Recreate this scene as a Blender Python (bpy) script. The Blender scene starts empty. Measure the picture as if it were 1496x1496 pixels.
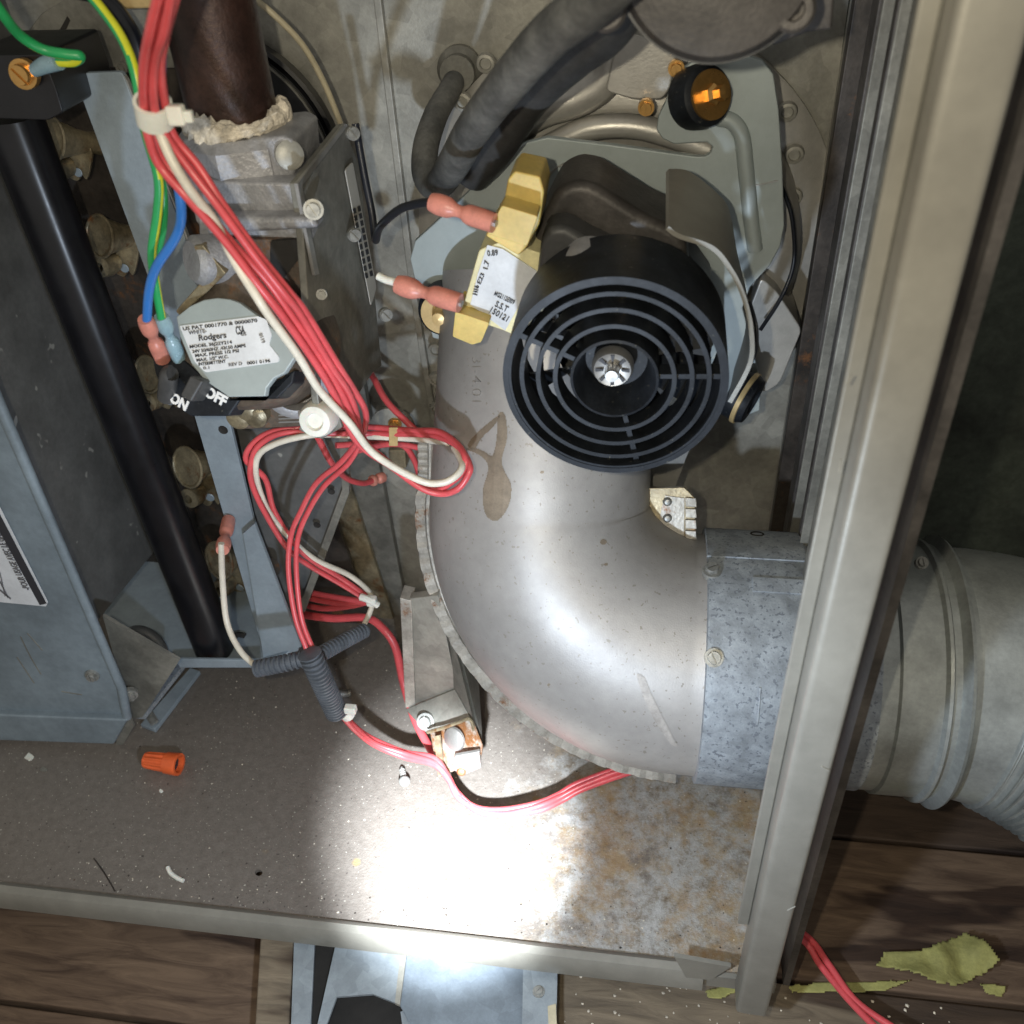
import bpy, bmesh, math, random
from mathutils import Vector, Matrix
from mathutils.bvhtree import BVHTree
random.seed(7)
S = bpy.context.scene
C = S.collection
# ------------------------------------------------------------------ camera (1 unit = 10 cm)
FP, H = 1380.0, 4.4
UP = Vector((-107., 1732., 1380.)).normalized()
_v = Vector((-9848., 0., -FP)); _v.y = -(_v.x*UP.x+_v.z*UP.z)/UP.y
XC = (-_v).normalized(); YC = UP.cross(XC)
cam_d = bpy.data.cameras.new('camera'); cam = bpy.data.objects.new('camera', cam_d); C.objects.link(cam)
R = Matrix((XC, YC, UP))                       # camera coordinates -> world
cam.matrix_world = Matrix.Translation((0, 0, H)) @ R.to_4x4()
cam_d.sensor_width = 36; cam_d.lens = FP/1496*36; cam_d.clip_start = .05; cam_d.clip_end = 100
cam_d.dof.use_dof = True; cam_d.dof.focus_distance = 4.2; cam_d.dof.aperture_fstop = 1.5
S.camera = cam
# ------------------------------------------------------------------ light
w = bpy.data.worlds.new('World'); S.world = w; w.use_nodes = True
w.node_tree.nodes['Background'].inputs[0].default_value = (1, .96, .88, 1)
w.node_tree.nodes['Background'].inputs[1].default_value = .40
def lamp(name, kind, loc, energy, col, size, target=None, angle=None, blend=.5):
    l = bpy.data.lights.new(name, kind); l.energy = energy; l.color = col; l.shadow_soft_size = size
    o = bpy.data.objects.new(name, l); C.objects.link(o); o.location = loc
    if kind == 'SPOT': l.spot_size = math.radians(angle); l.spot_blend = blend
    if target: o.rotation_euler = (Vector(target)-Vector(loc)).to_track_quat('-Z', 'Y').to_euler()
    return o
TL = (-.45, .75, 2.1)
lamp('phone_lamp', 'POINT', (-.24, -.02, 4.47), 240, (1, .90, .69), .03)
lamp('torch_spill', 'SPOT', TL, 215, (.72, .84, 1), .05, (-.25, 2.7, 1.2), 150, .6)
lamp('torch_beam', 'SPOT', TL, 4500, (.86, .93, 1), .05, (-.90, 2.66, 0), 30, 1.0)
S.view_settings.view_transform = 'Standard'; S.view_settings.look = 'None'
S.view_settings.exposure = 0; S.view_settings.gamma = 1
S.cycles.max_bounces = 6
# ------------------------------------------------------------------ helpers: points
def ray(px, py): return R @ Vector((px-748., 748.-py, -FP))
def P(px, py, Y=None, Z=None, X=None):
    r = ray(px, py)
    t = (Z-H)/r.z if Z is not None else (X/r.x if X is not None else Y/r.y)
    return Vector((0, 0, H))+r*t
def PN(px, py, o, n):
    r = ray(px, py); c = Vector((0, 0, H)); return c+r*((Vector(o)-c).dot(n)/r.dot(n))
def depth(p): return -(R.transposed() @ (Vector(p)-Vector((0, 0, H)))).z
def px2u(n, p): return n*depth(p)/FP
def W(t):                                       # (px,py,Y) or (px,py,'z',Z)
    return P(t[0], t[1], Y=t[2]) if len(t) == 3 else P(t[0], t[1], Z=t[3])
# ------------------------------------------------------------------ materials
def mk(name, col, met=0., rough=.5, var=.15, scale=6., bump=0., bscale=60., spk=0., spk_col=(1, 1, 1), spk_scale=90.,
       rust=0., rust_scale=3., col2=None, rvar=.1, spec=.5, emit=None, streak=None, trans=0., sub=0., spangle=0.):
    m = bpy.data.materials.new(name); m.use_nodes = True; nt = m.node_tree; N = nt.nodes; L = nt.links
    b = N['Principled BSDF']; b.inputs['Metallic'].default_value = met; b.inputs['Roughness'].default_value = rough
    b.inputs['Specular IOR Level'].default_value = spec
    if trans: b.inputs['Transmission Weight'].default_value = trans
    if sub:
        b.inputs['Subsurface Weight'].default_value = sub; b.inputs['Subsurface Scale'].default_value = .05
    g = N.new('ShaderNodeNewGeometry')
    mp = N.new('ShaderNodeMapping'); L.new(g.outputs['Position'], mp.inputs['Vector'])
    if streak: mp.inputs['Scale'].default_value = streak
    def noise(sc, det=5, rg=.6, vec=None):
        n = N.new('ShaderNodeTexNoise'); n.inputs['Scale'].default_value = sc; n.inputs['Detail'].default_value = det
        n.inputs['Roughness'].default_value = rg; L.new((vec or mp).outputs[0] if not vec else vec, n.inputs['Vector']); return n.outputs['Fac']
    def ramp(f, a, b_, ca=(0, 0, 0, 1), cb=(1, 1, 1, 1)):
        r = N.new('ShaderNodeValToRGB'); r.color_ramp.elements[0].position = a; r.color_ramp.elements[1].position = b_
        r.color_ramp.elements[0].color = ca; r.color_ramp.elements[1].color = cb; L.new(f, r.inputs[0]); return r.outputs[0]
    def mix(f, A, B):
        x = N.new('ShaderNodeMix'); x.data_type = 'RGBA'
        (L.new(f, x.inputs[0]) if hasattr(f, 'links') else setattr(x.inputs[0], 'default_value', f))
        for k, c in ((6, A), (7, B)):
            (L.new(c, x.inputs[k]) if hasattr(c, 'links') else setattr(x.inputs[k], 'default_value', (*c[:3], 1)))
        return x.outputs[2]
    c2 = col2 or tuple(min(1, c*(1+var*1.6)) for c in col); c1 = tuple(c*(1-var*1.6) for c in col) if not col2 else col
    out = ramp(noise(scale), .32, .68, (*c1, 1), (*c2, 1))
    if var > .02:
        f2 = ramp(noise(scale*9, 4, .7), .3, .75, (1-var, 1-var, 1-var, 1), (1+var*.6,)*3+(1,))
        mm = N.new('ShaderNodeMix'); mm.data_type = 'RGBA'; mm.blend_type = 'MULTIPLY'; mm.inputs[0].default_value = 1
        L.new(out, mm.inputs[6]); L.new(f2, mm.inputs[7]); out = mm.outputs[2]
    if spangle:
        v = N.new('ShaderNodeTexVoronoi'); v.inputs['Scale'].default_value = 13; L.new(mp.outputs[0], v.inputs['Vector'])
        sh_ = N.new('ShaderNodeSeparateColor'); L.new(v.outputs['Color'], sh_.inputs[0])
        rs_ = ramp(sh_.outputs[0], 0, 1, (1-spangle,)*3+(1,), (1+spangle,)*3+(1,))
        ms = N.new('ShaderNodeMix'); ms.data_type = 'RGBA'; ms.blend_type = 'MULTIPLY'; ms.inputs[0].default_value = 1
        L.new(out, ms.inputs[6]); L.new(rs_, ms.inputs[7]); out = ms.outputs[2]
    if rust:
        rf = ramp(noise(rust_scale, 8, .75), .62-rust*.25, .70-rust*.18)
        out = mix(rf, out, (.20, .085, .03))
    if spk:
        sf = ramp(noise(spk_scale, 2, .5), .70-spk*.2, .73-spk*.2)
        out = mix(sf, out, spk_col)
    L.new(out, b.inputs['Base Color'])
    if rvar:
        rr = N.new('ShaderNodeMapRange'); rr.inputs[3].default_value = max(.03, rough-rvar); rr.inputs[4].default_value = min(1, rough+rvar)
        L.new(noise(scale*2.3), rr.inputs[0]); L.new(rr.outputs[0], b.inputs['Roughness'])
    if bump:
        bp = N.new('ShaderNodeBump'); bp.inputs['Strength'].default_value = bump; bp.inputs['Distance'].default_value = .01
        L.new(noise(bscale, 3), bp.inputs['Height']); L.new(bp.outputs[0], b.inputs['Normal'])
    m['mk'] = 1
    return m
M = {}
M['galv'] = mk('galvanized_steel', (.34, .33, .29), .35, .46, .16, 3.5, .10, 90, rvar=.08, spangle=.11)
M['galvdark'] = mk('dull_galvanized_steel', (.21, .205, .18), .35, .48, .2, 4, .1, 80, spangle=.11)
M['housing'] = mk('pressed_aluminized_steel', (.47, .455, .42), .45, .38, .10, 3, .10, 90)
M['tin'] = mk('aluminized_elbow_steel', (.37, .355, .34), .32, .46, .09, 1.6, .10, 130, spk=.16, spk_col=(.27, .25, .22), spk_scale=50, rvar=.09)
M['rim'] = mk('crimped_rim_steel', (.38, .36, .32), .35, .42, .2, 9, .2, 60, rust=.22, rust_scale=7)
M['collar'] = mk('galvanized_collar', (.30, .33, .36), .2, .55, .14, 14, .2, 60, spk=.50, spk_col=(.17, .19, .22), spk_scale=62, spangle=.11)
M['bootshade'] = mk('shaded_boot_steel', (.19, .225, .26), .2, .55, .10, 9, .1, 90, spangle=.08)  # boot steel again, shade painted in for the face not tilted to the light
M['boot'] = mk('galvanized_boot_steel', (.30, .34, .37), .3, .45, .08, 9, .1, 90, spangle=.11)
M['duct'] = mk('galvanized_duct', (.33, .35, .34), .5, .36, .14, 5, .1, 70)
M['paint'] = mk('taupe_painted_steel', (.235, .225, .195), .2, .42, .10, 1.3, .10, 160)
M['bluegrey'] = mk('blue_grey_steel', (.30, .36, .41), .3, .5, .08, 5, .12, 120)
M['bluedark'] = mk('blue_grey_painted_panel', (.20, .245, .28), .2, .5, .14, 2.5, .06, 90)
M['plate'] = mk('zinc_mounting_plate', (.38, .43, .43), .2, .5, .05, 3, .05, 120)
M['black'] = mk('black_plastic', (.012, .0145, .019), 0, .5, .3, 10, .05, 90, rvar=.08, spec=.28, spk=.07, spk_col=(.06, .06, .055), spk_scale=60)
M['blackpaint'] = mk('black_enamel', (.008, .008, .010), 0, .32, .2, 6, 0)
M['rubber'] = mk('dusty_black_rubber', (.035, .037, .038), 0, .6, .3, 5, .35, 30, col2=(.16, .16, .15), rvar=.12)
M['motor'] = mk('dark_brown_motor_steel', (.075, .068, .063), .3, .5, .25, 5, .15, 80)
M['motor2'] = mk('dark_grey_motor_plastic', (.05, .05, .05), .05, .5, .2, 6, .1, 60)
M['pipe'] = mk('brown_oxidized_gas_pipe', (.045, .022, .016), .35, .42, .3, 6, .25, 50)
M['sealant'] = mk('dried_white_pipe_sealant', (.62, .56, .46), 0, .9, .3, 12, .8, 30)
M['cast'] = mk('cast_aluminium_body', (.37, .37, .385), .45, .5, .15, 9, .4, 70)
M['rusty'] = mk('rusty_brown_housing', (.12, .095, .075), .4, .55, .3, 5, .25, 60, rust=.3, rust_scale=5)
M['gold'] = mk('yellow_zinc_steel', (.30, .25, .16), .5, .38, .3, 7, .15, 70, rust=.25, rust_scale=8)
M['brass'] = mk('copper_coloured_zinc', (.62, .36, .12), .85, .3, .1, 9, .05, 70)
M['rustplate'] = mk('rusty_foot_steel', (.36, .33, .29), .3, .55, .3, 12, .5, 50, rust=.9, rust_scale=9)
M['tan'] = mk('tan_washer', (.62, .45, .21), .3, .4, .1, 9)
M['silver'] = mk('bright_steel', (.46, .45, .43), .8, .42, .1, 9)
M['screw'] = mk('zinc_screw', (.33, .33, .31), .5, .45, .2, 20)
M['yellow'] = mk('yellowed_nylon', (.58, .43, .13), 0, .45, .1, 6, sub=.2, spec=.4)
M['cream'] = mk('pale_yellow_plastic', (.72, .66, .38), 0, .45, .1, 8)
M['paper'] = mk('white_label', (.58, .60, .63), 0, .5, .07, 9)
M['paper2'] = mk('bright_white_label', (.70, .72, .75), 0, .5, .06, 9)
M['grey_label'] = mk('grey_label', (.45, .44, .40), .1, .45, .05, 5)
M['ink'] = mk('black_ink', (.025, .025, .03), 0, .6, 0, 5)
M['inkgrey'] = mk('dark_grey_ink', (.12, .12, .13), 0, .6, 0, 5)
M['whiteink'] = mk('white_ink', (.8, .8, .8), 0, .5, 0, 5)
M['red'] = mk('red_wire_insulation', (.62, .085, .095), 0, .34, .08, 10, rvar=.05)
M['white'] = mk('white_wire_insulation', (.68, .63, .53), 0, .38, .08, 10)
M['bluew'] = mk('blue_wire_insulation', (.03, .16, .50), 0, .35, .05, 10)
M['green'] = mk('green_wire_insulation', (.02, .33, .10), 0, .35, .05, 10)
M['yelloww'] = mk('yellow_wire_stripe', (.62, .64, .03), 0, .35, .05, 10)
M['blackw'] = mk('black_wire_insulation', (.014, .016, .022), 0, .35, .05, 10)
M['creamw'] = mk('cream_wire_insulation', (.52, .46, .32), 0, .45, .1, 10)
M['pink'] = mk('pink_terminal_sleeve', (.76, .30, .23), 0, .38, .12, 14, trans=.3, rvar=.05)
M['clearblue'] = mk('pale_blue_terminal_sleeve', (.35, .52, .60), 0, .25, .1, 10, trans=.35)
M['nylon'] = mk('natural_nylon', (.74, .73, .66), 0, .4, .05, 10, sub=.1)
M['loom'] = mk('grey_corrugated_sleeve', (.085, .095, .11), 0, .5, .15, 10)
M['orange'] = mk('orange_plastic', (.72, .12, .03), 0, .42, .08, 10)
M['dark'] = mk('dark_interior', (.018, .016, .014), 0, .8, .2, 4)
M['brownpanel'] = mk('brown_heat_stained_steel', (.060, .050, .042), .4, .5, .3, 4, .1, 60, rust=.2)
M['insul'] = mk('dark_grey_panel', (.12, .122, .12), .15, .6, .15, 4, .1, 60, spk=.07, spk_col=(.3, .3, .28), spk_scale=9)
M['wall'] = mk('dark_green_grey_wall', (.045, .055, .042), 0, .8, .35, 1.8, .2, 20, spk=.05, spk_col=(.05, .055, .045), spk_scale=7)
M['leaf'] = mk('yellow_torn_paper', (.31, .30, .10), 0, .8, .15, 6, .5, 40)
M['embed'] = mk('embossed_steel', (.30, .285, .27), .4, .45, 0, 5)
def mark_mat(name, col, rough=.5, met=.3):
    return mk(name, col, met, rough, .15, 12)
M['stain'] = mark_mat('brown_drip_stain', (.25, .205, .155), .45, .3)
M['dent'] = mark_mat('painted_dent_light', (.40, .375, .35), .6, .3)  # slightly paler elbow tone, painting the light on a dent's outline

def pan_material():
    m = bpy.data.materials.new('stained_base_pan'); m.use_nodes = True; nt = m.node_tree; N = nt.nodes; L = nt.links
    b = N['Principled BSDF']; g = N.new('ShaderNodeNewGeometry'); pos = g.outputs['Position']
    def noise(sc, det=6, rg=.6, off=0):
        n = N.new('ShaderNodeTexNoise'); n.noise_dimensions = '4D'; n.inputs['W'].default_value = off
        n.inputs['Scale'].default_value = sc; n.inputs['Detail'].default_value = det; n.inputs['Roughness'].default_value = rg
        L.new(pos, n.inputs['Vector']); return n.outputs['Fac']
    def ramp(f, els):
        r = N.new('ShaderNodeValToRGB'); e = r.color_ramp.elements
        e[0].position, e[0].color = els[0][0], (*els[0][1], 1); e[1].position, e[1].color = els[-1][0], (*els[-1][1], 1)
        for p_, c in els[1:-1]: x = e.new(p_); x.color = (*c, 1)
        L.new(f, r.inputs[0]); return r.outputs[0]
    def math_(op, a, b_):
        x = N.new('ShaderNodeMath'); x.operation = op; x.use_clamp = False
        for k, v in ((0, a), (1, b_)):
            (L.new(v, x.inputs[k]) if hasattr(v, 'links') else setattr(x.inputs[k], 'default_value', v))
        return x.outputs[0]
    def mix(f, A, B):
        x = N.new('ShaderNodeMix'); x.data_type = 'RGBA'; L.new(f, x.inputs[0])
        for k, c in ((6, A), (7, B)):
            (L.new(c, x.inputs[k]) if hasattr(c, 'links') else setattr(x.inputs[k], 'default_value', (*c, 1)))
        return x.outputs[2]
    K0, K1 = (0, 0, 0), (1, 1, 1)
    base = ramp(noise(22, 4, .7), [(.3, (.17, .148, .128)), (.7, (.24, .213, .188))])
    sx = N.new('ShaderNodeSeparateXYZ'); L.new(pos, sx.inputs[0])
    mr = N.new('ShaderNodeMapRange'); L.new(sx.outputs[0], mr.inputs[0]); mr.inputs[1].default_value = -1.1; mr.inputs[2].default_value = -.1
    zone = mr.outputs[0]                    # the corroded right-hand end of the pan
    mot = ramp(noise(11, 10, .82, 3), [(.34, (.13, .09, .06)), (.41, (.26, .22, .17)), (.5, (.42, .41, .385)), (.60, (.54, .545, .54)), (.68, (.36, .32, .26))])
    rust = ramp(noise(3.2, 10, .78, 9), [(.47, K0), (.60, K1)])
    rcol = ramp(noise(14, 6, .7, 4), [(.35, (.36, .20, .07)), (.65, (.46, .34, .17))])
    mot = mix(math_('MULTIPLY', rust, .75), mot, rcol)
    zn = math_('MULTIPLY', math_('ADD', noise(3.2, 8, .75, 5), -.22), math_('MULTIPLY', zone, 3.2))
    zz = ramp(zn, [(.42, K0), (.75, K1)])
    col = mix(zz, base, mot)
    # sparse rust spots and white grit on the plain part
    vor = N.new('ShaderNodeTexVoronoi'); vor.inputs['Scale'].default_value = 3.1; L.new(pos, vor.inputs['Vector'])
    spot = ramp(math_('ADD', vor.outputs['Distance'], math_('MULTIPLY', noise(30, 3, .6), .10)), [(.105, K1), (.135, K0)])
    gate = N.new('ShaderNodeMapRange'); L.new(sx.outputs[0], gate.inputs[0]); gate.inputs[1].default_value = -2.6; gate.inputs[2].default_value = -1.6
    col = mix(math_('MULTIPLY', spot, math_('MULTIPLY', gate.outputs[0], .7)), col, (.36, .26, .12))
    grit = ramp(noise(75, 1, .5, 2), [(.69, K0), (.715, K1)])
    col = mix(math_('MULTIPLY', grit, .85), col, (.62, .60, .52))
    pits = ramp(noise(48, 1, .5, 8), [(.70, K0), (.72, K1)]); col = mix(math_('MULTIPLY', pits, .7), col, (.04, .03, .03))
    L.new(col, b.inputs['Base Color']); b.inputs['Metallic'].default_value = .35
    rr = N.new('ShaderNodeMapRange'); L.new(noise(7), rr.inputs[0]); rr.inputs[3].default_value = .38; rr.inputs[4].default_value = .62; L.new(rr.outputs[0], b.inputs['Roughness'])
    bp = N.new('ShaderNodeBump'); bp.inputs['Strength'].default_value = .5; bp.inputs['Distance'].default_value = .008
    L.new(noise(70, 3, .7), bp.inputs['Height']); L.new(bp.outputs[0], b.inputs['Normal'])
    return m
M['pan'] = pan_material()
def wood(name, dark, light, off):
    m = bpy.data.materials.new(name); m.use_nodes = True; nt = m.node_tree; N = nt.nodes; L = nt.links; b = N['Principled BSDF']
    g = N.new('ShaderNodeNewGeometry'); mp = N.new('ShaderNodeMapping'); mp.inputs['Scale'].default_value = (1, 6, 6); mp.inputs['Location'].default_value = (off, off, 0)
    L.new(g.outputs['Position'], mp.inputs[0])
    n = N.new('ShaderNodeTexNoise'); n.inputs['Scale'].default_value = 2.2; n.inputs['Detail'].default_value = 8; n.inputs['Distortion'].default_value = .8; n.inputs['Roughness'].default_value = .65; L.new(mp.outputs[0], n.inputs[0])
    r = N.new('ShaderNodeValToRGB'); r.color_ramp.elements[0].position = .3; r.color_ramp.elements[1].position = .72
    r.color_ramp.elements[0].color = (*dark, 1); r.color_ramp.elements[1].color = (*light, 1); L.new(n.outputs[0], r.inputs[0])
    n2 = N.new('ShaderNodeTexNoise'); n2.inputs['Scale'].default_value = .55; n2.inputs['Detail'].default_value = 3; n2.inputs['Distortion'].default_value = .4; L.new(mp.outputs[0], n2.inputs[0])
    r2 = N.new('ShaderNodeValToRGB'); r2.color_ramp.elements[0].position = .40; r2.color_ramp.elements[1].position = .44
    r2.color_ramp.elements[0].color = (.32, .26, .24, 1); L.new(n2.outputs[0], r2.inputs[0])
    mm = N.new('ShaderNodeMix'); mm.data_type = 'RGBA'; mm.blend_type = 'MULTIPLY'; mm.inputs[0].default_value = 1
    L.new(r.outputs[0], mm.inputs[6]); L.new(r2.outputs[0], mm.inputs[7]); L.new(mm.outputs[2], b.inputs['Base Color'])
    b.inputs['Roughness'].default_value = .75
    bp = N.new('ShaderNodeBump'); bp.inputs['Strength'].default_value = .4; bp.inputs['Distance'].default_value = .02
    L.new(n.outputs[0], bp.inputs['Height']); L.new(bp.outputs[0], b.inputs['Normal'])
    return m
M['wood'] = wood('rough_brown_plank', (.06, .035, .022), (.20, .135, .088), 0)
M['wood2'] = wood('dark_brown_plank', (.035, .022, .015), (.10, .067, .047), 3)
M['woodgrey'] = wood('weathered_grey_wood', (.085, .065, .045), (.24, .19, .13), 7)
# ------------------------------------------------------------------ helpers: objects
def thing(name, label, cat, group=None):
    o = bpy.data.objects.new(name, None); C.objects.link(o); o['label'] = label; o['category'] = cat
    if group: o['group'] = group
    o.empty_display_size = .1
    return o
def tag(o, label, cat, group=None):
    o['label'] = label; o['category'] = cat
    if group: o['group'] = group
    return o
def obj(name, verts, faces, mat, parent=None, smooth=False, mats=None, midx=None, bevel=0, seg=2):
    me = bpy.data.meshes.new(name); me.from_pydata([tuple(v) for v in verts], [], faces); me.update()
    bm = bmesh.new(); bm.from_mesh(me); bmesh.ops.recalc_face_normals(bm, faces=bm.faces); bm.to_mesh(me); bm.free()
    for x in (mats or [mat]): me.materials.append(M[x] if isinstance(x, str) else x)
    if midx: me.polygons.foreach_set('material_index', midx)
    me.polygons.foreach_set('use_smooth', [smooth]*len(me.polygons))
    o = bpy.data.objects.new(name, me); C.objects.link(o); o.parent = parent
    if smooth:
        me.set_sharp_from_angle(angle=math.radians(38)) if hasattr(me, 'set_sharp_from_angle') else None
    if bevel:
        md = o.modifiers.new('bevel', 'BEVEL'); md.width = bevel; md.segments = seg; md.limit_method = 'ANGLE'; md.angle_limit = math.radians(40)
        me.polygons.foreach_set('use_smooth', [True]*len(me.polygons)); md.harden_normals = True
    return o
def tri_fill(loops):
    """2D loops (outer first, then holes) -> triangles"""
    bm = bmesh.new(); es = []; idx = {}
    for lp in loops:
        vs = [bm.verts.new((x, y, 0)) for x, y in lp]
        for v in vs: idx[v] = len(idx)
        es += [bm.edges.new((vs[i], vs[(i+1) % len(vs)])) for i in range(len(vs))]
    bmesh.ops.triangle_fill(bm, edges=es, use_beauty=True)
    t = [[idx[v] for v in f.verts] for f in bm.faces]; bm.free(); return t
def rounded(pts, r, n=4):
    out = []; k = len(pts)
    for i in range(k):
        a, b, c = Vector(pts[i-1]), Vector(pts[i]), Vector(pts[(i+1) % k])
        d1, d2 = (a-b), (c-b); q = min(r, d1.length*.45, d2.length*.45)
        p1, p2 = b+d1.normalized()*q, b+d2.normalized()*q
        for j in range(n+1):
            t = j/n; out.append(tuple((p1*(1-t)**2+b*2*t*(1-t)+p2*t*t)))
    return out
def slab3(name, pts, thick, mat, parent=None, holes=(), bevel=0, smooth=False):
    """closed prism: planar 3D outline extruded by the vector thick"""
    pts = [Vector(p) for p in pts]; loops = [pts]+[[Vector(q) for q in h] for h in holes]
    o = pts[0]; n = Vector((0, 0, 0))
    for i in range(len(pts)): n += (pts[i]-o).cross(pts[(i+1) % len(pts)]-o)
    n.normalize(); u = (pts[1]-pts[0]).normalized(); v = n.cross(u)
    t2 = [[((p-o).dot(u), (p-o).dot(v)) for p in lp] for lp in loops]
    tris = tri_fill(t2) if (len(pts) > 4 or holes) else [[0, 1, 2], [0, 2, 3]] if len(pts) == 4 else [[0, 1, 2]]
    allp = [p for lp in loops for p in lp]; k = len(allp); T = Vector(thick)
    verts = allp+[p+T for p in allp]; faces = [list(t) for t in tris]+[[i+k for i in reversed(t)] for t in tris]; b = 0
    for lp in loops:
        m_ = len(lp)
        for i in range(m_): a, c = b+i, b+(i+1) % m_; faces.append([a, c, c+k, a+k])
        b += m_
    ob = obj(name, verts, faces, mat, parent, bevel=0)
    if bevel:   # merge coplanar triangles first, so that only real edges are bevelled
        bm = bmesh.new(); bm.from_mesh(ob.data); bmesh.ops.dissolve_limit(bm, angle_limit=.01, verts=bm.verts, edges=bm.edges); bm.to_mesh(ob.data); bm.free()
        md = ob.modifiers.new('bevel', 'BEVEL'); md.width = bevel; md.segments = 2; md.limit_method = 'ANGLE'; md.angle_limit = math.radians(30)
        md.harden_normals = True; ob.data.polygons.foreach_set('use_smooth', [True]*len(ob.data.polygons))
    return ob
def slab(name, pp, mat, parent=None, Y=None, Z=None, X=None, t=.03, rnd=0, holes=(), bevel=0):
    if rnd: pp = rounded(pp, rnd)
    pts = [P(a, b, Y=Y, Z=Z, X=X) for a, b in pp]
    T = (0, t, 0) if Y is not None else ((0, 0, -t) if Z is not None else (math.copysign(t, X), 0, 0))
    hs = [[P(a, b, Y=Y, Z=Z, X=X) for a, b in h] for h in holes]
    return slab3(name, pts, T, mat, parent, hs, bevel)
def box(name, lo, hi, mat, parent=None, bevel=0):
    x0, y0, z0 = lo; x1, y1, z1 = hi
    v = [(x0, y0, z0), (x1, y0, z0), (x1, y1, z0), (x0, y1, z0), (x0, y0, z1), (x1, y0, z1), (x1, y1, z1), (x0, y1, z1)]
    return obj(name, v, [(0, 3, 2, 1), (4, 5, 6, 7), (0, 1, 5, 4), (1, 2, 6, 5), (2, 3, 7, 6), (3, 0, 4, 7)], mat, parent, bevel=bevel)
def catmull(pts, n):
    if n <= 1: return pts
    d = len(pts[0]); Q = [pts[0]]+list(pts)+[pts[-1]]; out = []
    for i in range(1, len(Q)-2):
        for j in range(n):
            t = j/n
            out.append([.5*(2*Q[i][k]+(Q[i+1][k]-Q[i-1][k])*t+(2*Q[i-1][k]-5*Q[i][k]+4*Q[i+1][k]-Q[i+2][k])*t*t+(3*Q[i][k]-Q[i-1][k]-3*Q[i+1][k]+Q[i+2][k])*t**3) for k in range(d)])
    out.append(list(pts[-1])); return out
def sweep(name, pts, rad, mat, parent=None, sides=12, sub=6, caps=True, mats=None, stripe=None, mod=None, sharp=False):
    """pts: world points; rad: radius or list (scene units)"""
    if not isinstance(rad, (list, tuple)): rad = [rad]*len(pts)
    Q = catmull([[*p, r] for p, r in zip(pts, rad)], sub); V3 = [Vector(q[:3]) for q in Q]; rr = [q[3] for q in Q]
    if mod: V3, rr = mod(V3, rr)
    verts, faces, mi = [], [], []; prev = None
    for i, p in enumerate(V3):
        t = (V3[min(i+1, len(V3)-1)]-V3[max(i-1, 0)]).normalized()
        if prev is None:
            a = Vector((0, 0, 1)) if abs(t.z) < .9 else Vector((1, 0, 0)); nn = (a-t*a.dot(t)).normalized()
        else: nn = (prev-t*prev.dot(t)).normalized()
        prev = nn; bb = t.cross(nn)
        for k in range(sides):
            a = 2*math.pi*k/sides; verts.append(p+(nn*math.cos(a)+bb*math.sin(a))*rr[i])
    for i in range(len(V3)-1):
        for k in range(sides):
            a = i*sides+k; b = i*sides+(k+1) % sides; faces.append([a, b, b+sides, a+sides])
            mi.append(1 if stripe and ((k+int(i*stripe[1])) % sides) in stripe[0] else 0)
    if caps:
        faces.append(list(range(sides))[::-1]); faces.append([len(verts)-sides+k for k in range(sides)]); mi += [0, 0]
    return obj(name, verts, faces, mat, parent, smooth=True, mats=mats, midx=mi if stripe else None)
def wire(name, spec, wpx, mat, parent=None, off=(0, 0, 0), jit=0., **kw):
    pts = [W(s)+Vector(off)+Vector([random.uniform(-jit, jit) for _ in range(3)]) for s in spec]
    d = depth(pts[len(pts)//2]); r = wpx/2*d/FP
    return sweep(name, pts, r, mat, parent, sides=kw.pop('sides', 10), **kw)
def lathe(name, prof, o, axis, mat, parent=None, n=32, smooth=True, arc=None):
    """prof: (radius, height) pairs along axis from o"""
    ax = Vector(axis).normalized(); a = Vector((0, 0, 1)) if abs(ax.z) < .9 else Vector((1, 0, 0)); u = (a-ax*a.dot(ax)).normalized(); v = ax.cross(u)
    o = Vector(o); verts, faces = [], []
    for r, h in prof:
        for k in range(n):
            t = 2*math.pi*k/n; verts.append(o+ax*h+(u*math.cos(t)+v*math.sin(t))*max(r, 1e-4))
    for i in range(len(prof)-1):
        for k in range(n):
            p, q = i*n+k, i*n+(k+1) % n; faces.append([p, q, q+n, p+n])
    if prof[0][0] > 0: faces.append(list(range(n))[::-1])
    if prof[-1][0] > 0: faces.append([len(verts)-n+k for k in range(n)])
    return obj(name, verts, faces, mat, parent, smooth=smooth)
def ring(name, r0, r1, h0, h1, o, axis, mat, parent=None, n=48):
    """closed tube of rectangular section"""
    ax = Vector(axis).normalized(); a = Vector((0, 0, 1)) if abs(ax.z) < .9 else Vector((1, 0, 0)); u = (a-ax*a.dot(ax)).normalized(); v = ax.cross(u); o = Vector(o)
    verts, faces = [], []; pr = [(r0, h0), (r1, h0), (r1, h1), (r0, h1)]
    for r, h in pr:
        for k in range(n): t = 2*math.pi*k/n; verts.append(o+ax*h+(u*math.cos(t)+v*math.sin(t))*r)
    for i in range(4):
        for k in range(n):
            p, q = i*n+k, i*n+(k+1) % n; r_ = ((i+1) % 4)*n; faces.append([p, q, r_+(k+1) % n, r_+k])
    return obj(name, verts, faces, mat, parent, smooth=True)
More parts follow.
